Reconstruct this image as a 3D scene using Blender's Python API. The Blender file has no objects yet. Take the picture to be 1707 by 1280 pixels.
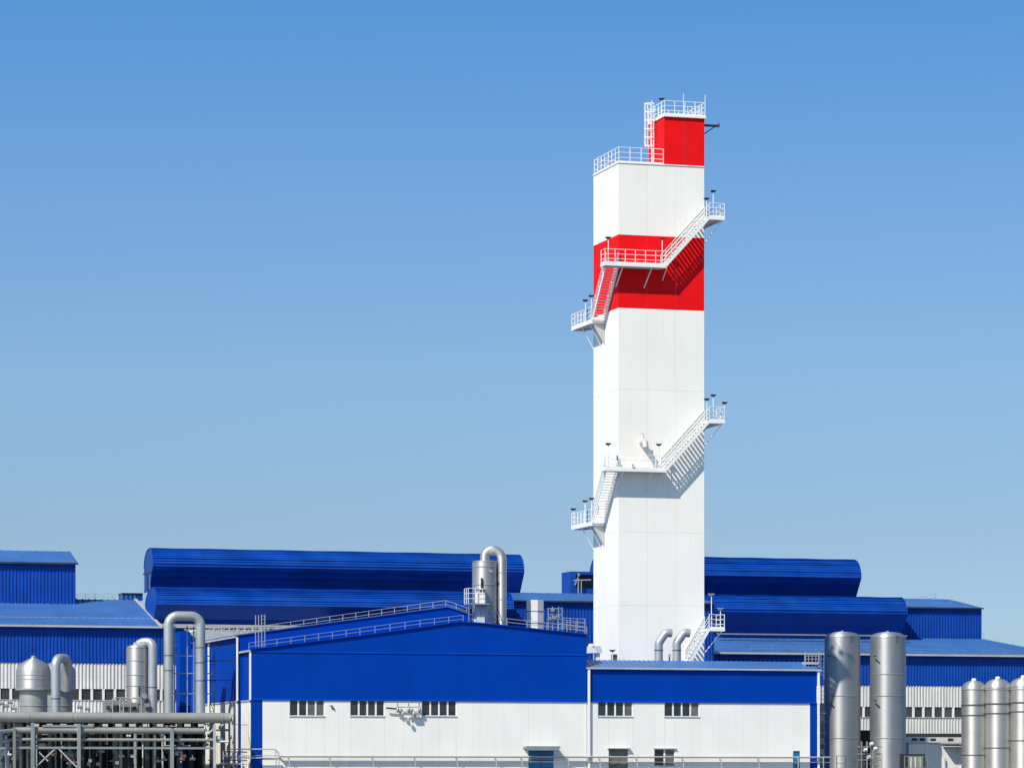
import bpy, math, random
from mathutils import Vector, Matrix
R = math.radians
random.seed(7)
# ------------------------------------------------------------------ camera, sky, sun
F = 6125.0; W = 1707.0; HOR = 1300.0; CZ = 1.6
TH = R(16.4); CT, ST = math.cos(TH), math.sin(TH)
sc = bpy.context.scene
col = sc.collection
cam = bpy.data.cameras.new('camera'); cob = bpy.data.objects.new('camera', cam); col.objects.link(cob)
cob.location = (0, 0, CZ); cob.rotation_euler = (R(90), 0, -TH)
cam.sensor_width = 36; cam.lens = F / W * 36; cam.shift_y = (HOR - 640) / W
cam.clip_start = 1; cam.clip_end = 20000
sc.camera = cob
SUN = Vector((-1.35, -1.0, 1.75)).normalized()
w = bpy.data.worlds.new('World'); sc.world = w; w.use_nodes = True
nt = w.node_tree; nt.nodes.clear()
sky = nt.nodes.new('ShaderNodeTexSky'); sky.sky_type = 'NISHITA'; sky.sun_disc = False
sky.sun_elevation = math.asin(SUN.z); sky.sun_rotation = math.atan2(SUN.x, SUN.y)
sky.altitude = 0; sky.air_density = 1.0; sky.dust_density = 1.0; sky.ozone_density = 6.0
tc = nt.nodes.new('ShaderNodeTexCoord'); vm = nt.nodes.new('ShaderNodeVectorMath'); vm.operation = 'MULTIPLY'
vm.inputs[1].default_value = (1, 1, 2.5)
nm = nt.nodes.new('ShaderNodeVectorMath'); nm.operation = 'NORMALIZE'
bg = nt.nodes.new('ShaderNodeBackground'); bg.inputs[1].default_value = 0.14
wo = nt.nodes.new('ShaderNodeOutputWorld')
nt.links.new(tc.outputs['Generated'], vm.inputs[0]); nt.links.new(vm.outputs[0], nm.inputs[0])
sx_ = nt.nodes.new('ShaderNodeSeparateXYZ'); cr = nt.nodes.new('ShaderNodeValToRGB'); mr = nt.nodes.new('ShaderNodeMapRange')
mr.inputs[2].default_value = 1.0; nt.links.new(tc.outputs['Generated'], sx_.inputs[0]); nt.links.new(sx_.outputs[2], mr.inputs[0]); nt.links.new(mr.outputs[0], cr.inputs[0])
TINT = [(0, (0.44, 0.45, 0.50)), (0.0678, (0.678, 0.607, 0.522)), (0.106, (0.797, 0.788, 0.673)), (0.156, (0.755, 0.877, 0.836)), (0.204, (0.551, 0.857, 0.954)), (0.45, (0.357, 0.614, 0.714)), (1.0, (0.229, 0.371, 0.429))]
while len(cr.color_ramp.elements) < len(TINT): cr.color_ramp.elements.new(.5)
for e_, (p_, c_) in zip(cr.color_ramp.elements, TINT): e_.position = p_; e_.color = (*c_, 1)
mt = nt.nodes.new('ShaderNodeVectorMath'); mt.operation = 'MULTIPLY'
nt.links.new(sky.outputs[0], mt.inputs[0]); nt.links.new(cr.outputs[0], mt.inputs[1])
nt.links.new(nm.outputs[0], sky.inputs[0]); m2 = nt.nodes.new('ShaderNodeVectorMath'); m2.operation = 'SCALE'; m2.inputs['Scale'].default_value = 1.4
nt.links.new(mt.outputs[0], m2.inputs[0]); nt.links.new(m2.outputs[0], bg.inputs[0]); nt.links.new(bg.outputs[0], wo.inputs[0])
sl = bpy.data.lights.new('sun', 'SUN'); sl.energy = 5.0; sl.angle = R(0.5); sl.color = (1, 0.925, 0.79)
so = bpy.data.objects.new('sun', sl); col.objects.link(so); so.rotation_euler = SUN.to_track_quat('Z', 'Y').to_euler()
sc.view_settings.view_transform = 'Standard'; sc.view_settings.look = 'None'
sc.view_settings.exposure = 0.20; sc.view_settings.gamma = 1; sc.view_settings.use_curve_mapping = False

# ------------------------------------------------------------------ photo pixel -> place
def P(px, py, v):                      # point on the plane y = v
    a = (px - W / 2) / F; t = v / (CT - a * ST)
    return Vector((t * (ST + a * CT), v, CZ + (HOR - py) / F * t))
def U(px, v): return P(px, 0, v).x
def Z(px, py, v): return P(px, py, v).z
def VU(px, u):                         # y of the point seen at px on the plane x = u
    a = (px - W / 2) / F; t = u / (ST + a * CT)
    return t * (CT - a * ST)

# ------------------------------------------------------------------ materials
MATS = {}
def mat(name, c, rough=.5, metal=0., var=.06, scale=.6, streak=0., bump=0., dirt=(.25, .22, .18), spec=.5, coat=0.):
    m = bpy.data.materials.new(name); m.use_nodes = True; n = m.node_tree; b = n.nodes['Principled BSDF']
    b.inputs['Roughness'].default_value = rough; b.inputs['Metallic'].default_value = metal
    b.inputs['Specular IOR Level'].default_value = spec
    if coat: b.inputs['Coat Weight'].default_value = coat; b.inputs['Coat Roughness'].default_value = .2
    g = n.nodes.new('ShaderNodeNewGeometry')
    no = n.nodes.new('ShaderNodeTexNoise'); no.inputs['Scale'].default_value = scale; no.inputs['Detail'].default_value = 5
    n.links.new(g.outputs['Position'], no.inputs['Vector'])
    hs = n.nodes.new('ShaderNodeMapRange'); hs.inputs[1].default_value = .3; hs.inputs[2].default_value = .7
    hs.inputs[3].default_value = 1 - var; hs.inputs[4].default_value = 1 + var
    n.links.new(no.outputs[0], hs.inputs[0])
    oi = n.nodes.new('ShaderNodeObjectInfo'); rr = n.nodes.new('ShaderNodeMapRange')
    rr.inputs[3].default_value = 1 - var * .35; rr.inputs[4].default_value = 1 + var * .35
    n.links.new(oi.outputs['Random'], rr.inputs[0])
    mu0 = n.nodes.new('ShaderNodeMath'); mu0.operation = 'MULTIPLY'
    n.links.new(hs.outputs[0], mu0.inputs[0]); n.links.new(rr.outputs[0], mu0.inputs[1])
    mu = n.nodes.new('ShaderNodeVectorMath'); mu.operation = 'SCALE'; mu.inputs[0].default_value = c
    n.links.new(mu0.outputs[0], mu.inputs['Scale'])
    out = mu.outputs[0]
    if streak:
        vs = n.nodes.new('ShaderNodeVectorMath'); vs.operation = 'MULTIPLY'; vs.inputs[1].default_value = (3.2, 3.2, .12)
        n.links.new(g.outputs['Position'], vs.inputs[0])
        s2 = n.nodes.new('ShaderNodeTexNoise'); s2.inputs['Scale'].default_value = 1; s2.inputs['Detail'].default_value = 6
        n.links.new(vs.outputs[0], s2.inputs['Vector'])
        r2 = n.nodes.new('ShaderNodeMapRange'); r2.inputs[1].default_value = .52; r2.inputs[2].default_value = .78
        r2.inputs[3].default_value = 0; r2.inputs[4].default_value = streak
        n.links.new(s2.outputs[0], r2.inputs[0])
        mx = n.nodes.new('ShaderNodeMix'); mx.data_type = 'RGBA'; mx.inputs[7].default_value = (*dirt, 1)
        n.links.new(r2.outputs[0], mx.inputs[0]); n.links.new(out, mx.inputs[6]); out = mx.outputs[2]
    n.links.new(out, b.inputs['Base Color'])
    r3 = n.nodes.new('ShaderNodeMapRange'); r3.inputs[3].default_value = max(.02, rough - .08); r3.inputs[4].default_value = min(1, rough + .1)
    n.links.new(no.outputs[0], r3.inputs[0]); n.links.new(r3.outputs[0], b.inputs['Roughness'])
    if bump:
        bn = n.nodes.new('ShaderNodeTexNoise'); bn.inputs['Scale'].default_value = scale * 2.5
        n.links.new(g.outputs['Position'], bn.inputs['Vector'])
        bp = n.nodes.new('ShaderNodeBump'); bp.inputs['Strength'].default_value = 1; bp.inputs['Distance'].default_value = bump
        n.links.new(bn.outputs[0], bp.inputs['Height']); n.links.new(bp.outputs[0], b.inputs['Normal'])
    MATS[name] = m
    return m
mat('white_paint', (.84, .82, .765), .55, var=.025, streak=.09, dirt=(.45, .42, .37), scale=.25)
mat('white_facade', (.80, .79, .75), .6, var=.035, streak=.12, dirt=(.5, .46, .42), scale=.35)
mat('white_rib', (.62, .61, .58), .6, var=.09, streak=.3, dirt=(.3, .27, .22))
mat('red_paint', (.80, .005, .008), .6, var=.06, streak=.12, dirt=(.5, .03, .03), spec=.12)
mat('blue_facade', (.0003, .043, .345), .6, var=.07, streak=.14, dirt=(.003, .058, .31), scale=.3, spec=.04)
mat('blue_rib', (.003, .056, .34), .55, var=.13, streak=.3, dirt=(.012, .07, .26), spec=.2)
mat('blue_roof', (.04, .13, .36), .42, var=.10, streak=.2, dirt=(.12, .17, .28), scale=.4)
mat('blue_vault', (.002, .050, .30), .42, var=.14, scale=.5, bump=.02, streak=.0, spec=.25)
mat('grey_roof', (.30, .31, .33), .5, var=.15)
mat('steel', (.52, .515, .50), .56, .78, var=.05, streak=.10, dirt=(.38, .36, .33), scale=.8)
_n = MATS['steel'].node_tree; _t = _n.nodes.new('ShaderNodeTangent'); _t.direction_type = 'RADIAL'; _t.axis = 'Z'
_b = _n.nodes['Principled BSDF']; _b.inputs['Anisotropic'].default_value = .65; _b.inputs['Anisotropic Rotation'].default_value = .25
_n.links.new(_t.outputs[0], _b.inputs['Tangent'])
_k = MATS['steel'].copy(); _k.name = 'silo_steel'; MATS['silo_steel'] = _k
for _x in _k.node_tree.nodes:
    if _x.type == 'VECT_MATH' and _x.operation == 'SCALE': _x.inputs[0].default_value = (.40, .42, .44)
mat('steel_dull', (.36, .37, .36), .5, .45, var=.12, streak=.25, dirt=(.25, .22, .18))
mat('galvanised', (.30, .34, .34), .5, .4, var=.12)
mat('pale_pipe', (.42, .44, .45), .42, .5, var=.08, streak=.12)
mat('beige_pipe', (.31, .31, .29), .5, .3, var=.08, streak=.2)
mat('rail_white', (.78, .79, .78), .5, 0, var=.03)
mat('rail_blue', (.20, .30, .48), .5, .2, var=.05)
mat('rail_grey', (.40, .41, .42), .5, .3, var=.05)
mat('lamp_dark', (.03, .035, .045), .4, .3)
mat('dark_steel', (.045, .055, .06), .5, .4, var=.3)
mat('dark_band', (.10, .10, .10), .5, .3)
mat('glass', (.03, .035, .04), .12, 0, var=.5, scale=1.2, spec=.6)
mat('glass_grey', (.12, .12, .11), .35, 0, var=.3, scale=1.5)
mat('glass_dusty', (.055, .055, .05), .35, 0, var=.5, scale=.4)
mat('door_blue', (.012, .17, .38), .4, 0, var=.1)
mat('door_grey', (.16, .16, .13), .5, 0, var=.15)
mat('concrete', (.16, .155, .145), .85, var=.15, scale=.2)
mat('gutter', (.48, .48, .47), .5, .2, var=.1)
mat('rust', (.16, .07, .04), .8, var=.3)
mat('olive', (.20, .22, .18), .6, var=.2)

# ------------------------------------------------------------------ builders
def world_loc(o):
    l = Vector((0, 0, 0))
    while o: l += o.location; o = o.parent
    return l
def tag(o, label=None, cat=None, group=None, kind=None):
    if label: o['label'] = label
    if cat: o['category'] = cat
    if group: o['group'] = group
    if kind: o['kind'] = kind
    return o
def thing(name, label, cat, loc=(0, 0, 0), group=None):
    o = bpy.data.objects.new(name, None); o.empty_display_size = .5; col.objects.link(o); o.location = loc
    return tag(o, label, cat, group)
def copy_tree(o, parent=None):
    c = o.copy(); col.objects.link(c); c.parent = parent
    for ch in list(o.children): copy_tree(ch, c)
    return c
def inst(src, parent, loc):            # a piece that shares its mesh
    c = bpy.data.objects.new(src.name.split('.')[0], src.data); col.objects.link(c); c.parent = parent
    c.location = Vector(loc) - world_loc(parent); return c
class MB:
    def __init__(s): s.v = []; s.f = []
    def quad(s, a, b, c, d):
        k = len(s.v); s.v += [tuple(a), tuple(b), tuple(c), tuple(d)]; s.f.append((k, k+1, k+2, k+3)); return s
    def box(s, x0, x1, y0, y1, z0, z1):
        k = len(s.v)
        s.v += [(x, y, z) for z in (z0, z1) for y in (y0, y1) for x in (x0, x1)]
        s.f += [(k+a, k+b, k+c, k+d) for a, b, c, d in ((0,2,3,1),(4,5,7,6),(0,1,5,4),(2,6,7,3),(0,4,6,2),(1,3,7,5))]
        return s
    def bar(s, p, q, a=.05, b=None):   # rectangular bar, a wide, b high
        b = b or a; p = Vector(p); q = Vector(q); d = (q - p)
        if d.length < 1e-6: return s
        d.normalize(); up = Vector((0, 0, 1)) if abs(d.z) < .95 else Vector((0, 1, 0))
        x = d.cross(up).normalized() * a / 2; y = x.cross(d).normalized() * b / 2
        k = len(s.v)
        for e in (p, q): s.v += [tuple(e - x - y), tuple(e + x - y), tuple(e + x + y), tuple(e - x + y)]
        s.f += [(k+3,k+2,k+1,k), (k+4,k+5,k+6,k+7)] + [(k+i, k+(i+1)%4, k+4+(i+1)%4, k+4+i) for i in range(4)]
        return s
    def tube(s, pts, r=.1, n=16, cap=True):
        pts = [Vector(p) for p in pts]; rs = r if isinstance(r, (list, tuple)) else [r] * len(pts)
        d0 = (pts[1] - pts[0]).normalized(); ref = Vector((0, 0, 1)) if abs(d0.z) < .9 else Vector((0, 1, 0))
        x = d0.cross(ref).normalized(); k0 = len(s.v); m = len(pts)
        for i, p in enumerate(pts):
            if i == 0: d = d0
            elif i == m - 1: d = (p - pts[i-1]).normalized()
            else: d = ((p - pts[i-1]).normalized() + (pts[i+1] - p).normalized()).normalized()
            x = (x - d * x.dot(d)).normalized(); y = d.cross(x)
            for j in range(n):
                t = 2 * math.pi * j / n; s.v.append(tuple(p + (x * math.cos(t) + y * math.sin(t)) * rs[i]))
        for i in range(m - 1):
            for j in range(n):
                a = k0 + i * n + j; b = k0 + i * n + (j + 1) % n; s.f.append((a, b, b + n, a + n))
        if cap:
            s.f.append(tuple(k0 + j for j in range(n))[::-1]); s.f.append(tuple(k0 + (m-1)*n + j for j in range(n)))
        return s
    def lathe(s, c, prof, n=48):       # prof: (radius, z)
        k0 = len(s.v)
        for r, z in prof:
            for j in range(n):
                t = 2 * math.pi * j / n; s.v.append((c[0] + r * math.cos(t), c[1] + r * math.sin(t), z))
        for i in range(len(prof) - 1):
            for j in range(n):
                a = k0 + i*n + j; b = k0 + i*n + (j+1) % n; s.f.append((a, b, b+n, a+n))
        if prof[0][0] > 1e-4: s.f.append(tuple(k0 + j for j in range(n))[::-1])
        if prof[-1][0] > 1e-4: s.f.append(tuple(k0 + (len(prof)-1)*n + j for j in range(n)))
        return s
    def prism(s, pts, off):            # polygon swept by a vector
        k = len(s.v); n = len(pts); off = Vector(off)
        s.v += [tuple(p) for p in pts] + [tuple(Vector(p) + off) for p in pts]
        s.f.append(tuple(range(k, k+n))); s.f.append(tuple(range(k+2*n-1, k+n-1, -1)))
        s.f += [(k+i, k+n+i, k+n+(i+1) % n, k+(i+1) % n) for i in range(n)]
        return s
    def build(s, name, m, parent=None, smooth=False, kind=None, label=None):
        l = world_loc(parent) if parent else Vector((0, 0, 0))
        me = bpy.data.meshes.new(name); me.from_pydata([tuple(Vector(p) - l) for p in s.v], [], s.f)
        me.materials.append(MATS[m] if isinstance(m, str) else m)
        import bmesh
        bm = bmesh.new(); bm.from_mesh(me); bmesh.ops.recalc_face_normals(bm, faces=bm.faces)
        bm.to_mesh(me); bm.free()
        if smooth:
            for p in me.polygons: p.use_smooth = True
            me.set_sharp_from_angle(angle=R(38))
        o = bpy.data.objects.new(name, me); col.objects.link(o); o.parent = parent
        if kind: o['kind'] = kind
        if label: o['label'] = label
        return o
def bend(pts, rad, n=8):               # round the corners of a path
    pts = [Vector(p) for p in pts]; out = [pts[0]]
    for i in range(1, len(pts) - 1):
        a, b, c = pts[i-1], pts[i], pts[i+1]; d1 = (a - b).normalized(); d2 = (c - b).normalized()
        ang = d1.angle(d2); t = min(rad / math.tan(ang / 2), (a-b).length * .49, (c-b).length * .49)
        p0 = b + d1 * t; p1 = b + d2 * t
        r = t * math.tan(ang / 2); cen = b + (d1 + d2).normalized() * (r / math.sin(ang / 2))
        e0 = p0 - cen; e1 = p1 - cen; om = e0.angle(e1)
        for k in range(n + 1):
            f = k / n; out.append(cen + (e0 * math.sin((1-f)*om) + e1 * math.sin(f*om)) / math.sin(om))
    out.append(pts[-1]); return out

def rib_wall(u0, u1, v, z0, z1, pitch=.33, dep=.06):
    s = MB(); x = u0; pr = []
    while x < u1 - .01:
        j = random.uniform(-.012, .012)
        pr += [(x, 0), (x + pitch*.42, 0), (x + pitch*.55, -dep + j), (x + pitch*.87, -dep + j)]; x += pitch
    pr.append((u1, 0)); pr = [(min(a, u1), b) for a, b in pr]
    for (a, b), (c, d) in zip(pr, pr[1:]): s.quad((a, v+b, z0), (c, v+d, z0), (c, v+d, z1), (a, v+b, z1))
    return s
def rib_side(v0, v1, u, z0, z1, pitch=.45, dep=.06, ztop=None):
    s = MB(); y = v0; pr = []
    while y < v1 - .01:
        pr += [(y, 0), (y + pitch*.45, 0), (y + pitch*.6, -dep), (y + pitch*.85, -dep)]; y += pitch
    pr.append((v1, 0)); pr = [(min(a, v1), b) for a, b in pr]
    for (a, b), (c, d) in zip(pr, pr[1:]): s.quad((u+b, a, z0), (u+d, c, z0), (u+d, c, z1), (u+b, a, z1))
    return s
def rib_roof(p00, p10, p11, p01, pitch=.6, h=.06):   # eave left, eave right, top right, top left
    p00, p10, p11, p01 = map(Vector, (p00, p10, p11, p01)); s = MB()
    n = max(2, int((p10 - p00).length / pitch)); up = Vector((0, 0, h))
    s.quad(p00, p10, p11, p01)
    for i in range(n + 1):
        f = i / n; a = p00.lerp(p10, f)
        # ribs run straight up the slope; stop at a slanting verge
        g = f; b = p01.lerp(p11, g)
        s.bar(a + up*.5, b + up*.5, .07, h)
    return s
def railing(pts, h=1.1, sp=1.5, t=.045, nr=3, kick=0):
    s = MB(); pts = [Vector(p) for p in pts]
    dn = []
    for a, b in zip(pts, pts[1:]):
        L = (b - a).length; n = max(1, round(L / sp))
        for i in range(n + 1):
            p = a.lerp(b, i / n)
            if any((p - q).length < .05 for q in dn): continue
            dn.append(p); s.bar(p, p + Vector((0, 0, h)), t)
        e = (b - a).normalized() * t * .3
        for k in range(nr):
            z = Vector((0, 0, h * (k + 1) / nr - t*.45)); s.bar(a + z + e, b + z - e, t * .8)
        if kick: s.bar(a + Vector((0,0,kick/2)), b + Vector((0,0,kick/2)), .02, kick)
    return s
def guard_rail(label, pts, h, sp, m, t=.05, nr=2, cat='railing', name='roof_railing', group=None):
    pts = [Vector(p) for p in pts]; r = thing(name, label, cat, pts[0], group)
    s = MB()
    for a, b in zip(pts, pts[1:]):
        for k in range(nr):
            z = Vector((0, 0, h * (k + 1) / nr - t*.45)); s.bar(a + z, b + z, t*.8)
    s.build('rail', m, r)
    ps = MB().box(-t/2, t/2, -t/2, t/2, 0, h); src = None; l = 0
    done = []
    for a, b in zip(pts, pts[1:]):
        L = (b - a).length; n = max(1, round(L / sp))
        for i in range(n + 1):
            p = a.lerp(b, i / n)
            if any((p - q).length < .05 for q in done): continue
            done.append(p)
            if src is None:
                src = ps.build('post', m); src.parent = r; src.location = p - r.location
            else: inst(src, r, p)
    return r

# ------------------------------------------------------------------ ground and yard
MB().quad((-4000, -2000, 0), (4000, -2000, 0), (4000, 6000, 0), (-4000, 6000, 0)).build('ground', mat('ground_mat', (.10, .095, .085), .9, var=.2, scale=.05))['kind'] = 'structure'
MB().quad((-60, 255, .004), (260, 255, .004), (260, 420, .004), (-60, 420, .004)).build('yard_pavement', 'concrete')['kind'] = 'structure'

# ================================================================== WORKSHOP (blue gable) + LOW WING
V0 = 300.0
GA = [(419, 1083), (600, 1060), (700, 1046.5), (765, 1037), (800, 1039), (978, 1058)]
ga = [P(a, b, V0) for a, b in GA]
def gz(u, prof=ga):
    if u <= prof[0].x: return prof[0].z
    for a, b in zip(prof, prof[1:]):
        if u <= b.x: return a.z + (b.z - a.z) * (u - a.x) / (b.x - a.x)
    return prof[-1].z
uL, uR = ga[0].x, ga[-1].x
zb0 = Z(700, 1167, V0); zb1 = Z(700, 1089, V0)
def window_part(parent, u0, u1, z0, z1, v, n, fm='rail_white', pm='glass', name='window', sill=True, fw=.06):
    s = MB(); d0, d1 = v + .05, v + .13
    s.box(u0, u1, d0, d1, z1-fw, z1).box(u0, u1, d0, d1, z0, z0+fw).box(u0, u0+fw, d0, d1, z0+fw, z1-fw).box(u1-fw, u1, d0, d1, z0+fw, z1-fw)
    w_ = (u1 - u0) / n
    for i in range(1, n): s.box(u0+w_*i-.07, u0+w_*i+.07, d0, d1, z0+fw, z1-fw)
    f = s.build(name, fm, parent)
    for i in range(n):
        MB().box(u0+w_*i+.07, u0+w_*(i+1)-.07, v+.10, v+.115, z0+fw-.01, z1-fw+.01).build('pane', pm if not isinstance(pm, list) else pm[i], f)
    if sill: MB().box(u0-.04, u1+.04, v-.06, v+.05, z0-.07, z0).build('sill', 'gutter', f)
    return f
def panel_wall(parent, edges, zlo, ztop, v, m, name, holes=(), gap=.009, th=.17):
    es = sorted(set(edges))
    for a, b in zip(es, es[1:]):
        if b - a < .05: continue
        mid = (a + b) / 2; hs = sorted([(h[2], h[3]) for h in holes if h[0] - .01 < mid < h[1] + .01])
        cur = zlo; segs = []
        for h0, h1 in hs:
            if h0 > cur + .03: segs.append((cur, h0, False))
            cur = h1
        segs.append((cur, None, True))
        for s0, s1, top in segs:
            if top:
                za, zc = ztop(a), ztop(b)
                if max(za, zc) - s0 < .03: continue
                kk = [k.x for k in ga if a + .2 < k.x < b - .2] if ztop is gz else []
                pts = [(a+gap/2, v, s0), (b-gap/2, v, s0), (b-gap/2, v, zc)] + [(k, v, gz(k)) for k in kk[::-1]] + [(a+gap/2, v, za)]
                MB().prism(pts, (0, th, 0)).build(name, m, parent)
            else:
                MB().box(a+gap/2, b-gap/2, v, v+th, s0, s1).build(name, m, parent)
def split(a, b, n): return [a + (b - a) * i / n for i in range(n + 1)]

shop = thing('workshop_building', 'blue and white gabled workshop with a wide shallow roof, left of the tower', 'building', (uL, V0, 0))
H = lambda x0, x1, y0, y1, v=V0: (U(x0, v), U(x1, v), Z((x0+x1)/2, y1, v), Z((x0+x1)/2, y0, v))
wins = [H(483, 541, 1168.5, 1193), H(584, 641, 1168.5, 1193), H(703, 761, 1168.5, 1193)]
wins = [(a, b, c, zb0) for a, b, c, d in wins]
door = H(881, 923, 1250, 1300); door = (door[0], door[1], .25, door[3])
uc = U(437.5, V0)
panel_wall(shop, split(uL, uR, 13), zb1, gz, V0, 'blue_facade', 'gable_panel')
panel_wall(shop, split(uL, uR, 13), zb0, lambda u: zb1, V0, 'blue_facade', 'blue_panel')
cols = [uc, uR] + [h for w_ in wins + [door] for h in w_[:2]] + [U(x, V0) for x in (512, 565, 672, 732, 800, 840)]
panel_wall(shop, cols, .3, lambda u: zb0, V0, 'white_facade', 'white_panel', wins + [door])
MB().box(uL, uc - .007, V0, V0+.17, .3, zb0).build('corner_panel', 'blue_facade', shop)
MB().box(uL, uR, V0+.02, V0+.25, 0, .3).build('plinth', 'concrete', shop)
MB().prism([(uL, V0-.05, zb1-.05), (uL, V0-.05, zb1+.02), (uL, V0, zb1+.08), (uL, V0, zb1-.05)], (uR-uL, 0, 0)).build('flashing', 'blue_facade', shop)
MB().prism([(uL, V0-.09, zb0-.06), (uL, V0-.09, zb0+.0), (uL, V0, zb0+.09), (uL, V0, zb0-.03)], (uR-uL, 0, 0)).build('drip_flashing', 'blue_facade', shop)
wp = [['glass', 'glass', 'glass_grey', 'glass_grey'], 'glass', 'glass']
for w_, pm in zip(wins, wp): window_part(shop, *w_, V0, 4, pm=pm)
# body behind the panels (two stepped blocks)
V1 = 303.7; V2 = 331.0
MB().prism([(p.x + (.03 if i == 0 else 0), V0+.2, p.z-.05) for i, p in enumerate(ga)] + [(uR, V0+.2, 0), (uL+.03, V0+.2, 0)], (0, V1 - V0 - .22, 0)).build('body', 'blue_facade', shop)
rf = MB()
for a, b in zip(ga, ga[1:]):
    rf.prism([(a.x-(.15 if a is ga[0] else 0), V0-.16, a.z+.01), (b.x, V0-.16, b.z+.01), (b.x, V0-.16, b.z+.10), (a.x-(.15 if a is ga[0] else 0), V0-.16, a.z+.10)], (0, V1 - V0 + .14, 0))
rf.build('roof', 'blue_facade', shop)
G2 = [(397, 1060), (745, 1012), (762, 1017), (800, 1031), (850, 1052)]
g2 = [P(a, b, V1) for a, b in G2]; u2 = g2[0].x
g2r = g2 + [Vector((uR, V1, g2[-1].z - .6))]
MB().prism([(p.x + (.06 if i == 0 else 0), V1, p.z) for i, p in enumerate(g2r)] + [(uR, V1, 0), (u2 + .06, V1, 0)], (0, V2 - V1, 0)).build('rear_block', 'blue_facade', shop)
rf = MB()
for i, (a, b) in enumerate(zip(g2r, g2r[1:])):
    e = .25 if i == 0 else 0
    rf.prism([(a.x-e, V1-.12, a.z+.02), (b.x, V1-.12, b.z+.02), (b.x, V1-.12, b.z+.12), (a.x-e, V1-.12, a.z+.12)], (0, V2 - V1, 0))
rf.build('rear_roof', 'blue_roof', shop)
# left side cladding
vs = 317.0
zs = Z(417, 1166, V0)
rib_side(V0+.2, V1, uL, zs, ga[0].z-.05, .9, .03).build('side_cladding', 'blue_facade', shop)
rib_side(V1, vs, u2, zs, g2[0].z-.02, .9, .03).build('side_cladding', 'blue_facade', shop)
rib_side(V0+.2, V1, uL, 0, zs-.02, .75, .08).build('side_cladding', 'white_rib', shop)
rib_side(V1, vs, u2, 0, zs-.02, .75, .08).build('side_cladding', 'white_rib', shop)
MB().box(uL-.12, uL, V0+.2, V1, zs-.1, zs).build('drip_flashing', 'gutter', shop)
MB().box(u2-.12, u2-.0, V1, vs, zs-.1, zs).build('drip_flashing', 'gutter', shop)
MB().box(uL-.28, uL-.02, V0-.05, V1-.01, ga[0].z-.16, ga[0].z-.01).build('gutter', 'gutter', shop)
MB().box(u2-.36, u2-.02, V1-.05, vs, g2[0].z-.14, g2[0].z+.0).build('gutter', 'gutter', shop)
MB().box(uL-.16, uL-.02, V0-.02, V0+.14, zs, ga[0].z-.17).build('downpipe', 'rail_white', shop)
MB().box(u2-.17, u2-.03, V1-.14, V1-.01, zs, g2[0].z-.15).build('downpipe', 'rail_white', shop)
MB().box(u2-.15, u2-.03, VU(350.5, u2), VU(349, u2), zs-1, g2[0].z-.15).build('downpipe', 'rail_white', shop)
# door with canopy
dr = MB().box(door[0], door[1], V0+.08, V0+.14, .25, door[3]).build('door', 'door_blue', shop)
um = (door[0] + door[1]) / 2
MB().box(um-.02, um+.02, V0+.06, V0+.08, .25, door[3]-.3).build('door_joint', 'dark_steel', dr)
MB().box(um+.1, um+.16, V0+.0, V0+.08, 1.2, 1.5).build('handle', 'gutter', dr)
MB().box(door[0]+.02, door[1]-.02, V0+.05, V0+.08, door[3]-.75, door[3]-.69).build('transom', 'gutter', dr)
a, b, c, d = H(877, 934, 1243, 1250, V0-1.)
MB().prism([(a, V0-1., d), (b, V0-1., d), (b, V0-1., d-.16), (b-.3, V0-1., c), (a+.3, V0-1., c), (a, V0-1., d-.16)], (0, .98, 0)).build('canopy', 'galvanised', shop)

wing = thing('low_wing', 'lower blue and white wing with a flat eave in front of the tower', 'building', (uR, V0, 0))
wL, wR = uR + .06, U(1362, V0)
ze = Z(1170, 1116, V0); zw0 = Z(1170, 1170, V0); uw = U(1350.5, V0)
wwins = [H(997, 1055, 1168.5, 1193.5), H(1108, 1166, 1170, 1194)]
wwins = [(a, b, c, zw0) for a, b, c, d in wwins]
wl = [H(1015, 1047, 1247.5, 1287), H(1091, 1125.5, 1247.5, 1276), H(1322.5, 1334, 1251, 1290)]
panel_wall(wing, split(wL, wR-.02, 9), zw0, lambda u: ze, V0+.04, 'blue_facade', 'blue_panel')
panel_wall(wing, [wL, uw] + [h for w_ in wwins + wl for h in w_[:2]] + [U(x, V0) for x in (1200, 1240, 1280)], .3, lambda u: zw0, V0+.04, 'white_facade', 'white_panel', wwins + wl)
MB().box(uw+.007, wR-.02, V0+.04, V0+.2, .3, zw0).build('corner_panel', 'blue_facade', wing)
MB().box(wL, wR-.02, V0+.06, V0+.25, 0, .3).build('plinth', 'concrete', wing)
MB().prism([(wL, V0-.05, zw0-.06), (wL, V0-.05, zw0+.0), (wL, V0+.04, zw0+.09), (wL, V0+.04, zw0-.03)], (wR-wL-.02, 0, 0)).build('drip_flashing', 'blue_facade', wing)
for w_ in wwins: window_part(wing, *w_, V0+.04, 4, pm=['glass', 'glass', 'glass', 'glass_grey'])
f = window_part(wing, *wl[0], V0+.04, 2, fm='door_grey', pm=['glass_grey', 'door_grey'], sill=False)
f = window_part(wing, *wl[1], V0+.04, 2, pm=['glass', 'glass_grey'])
window_part(wing, *wl[2], V0+.04, 1, fm='door_blue', pm='door_blue', sill=False)
MB().box(wl[0][0]-.15, wl[0][1]+.15, V0-.25, V0+.04, wl[0][3], wl[0][3]+.08).build('hood', 'gutter', wing)
MB().box(wl[1][0]-.1, wl[1][1]+.1, V0-.12, V0+.04, wl[1][3], wl[1][3]+.06).build('hood', 'gutter', wing)
TV = 307.0
zrt = Z(1100, 1103.5, TV)           # roof height where it meets the tower
VB = 327.0
rise = (zrt - ze) / (TV - V0)
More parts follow.
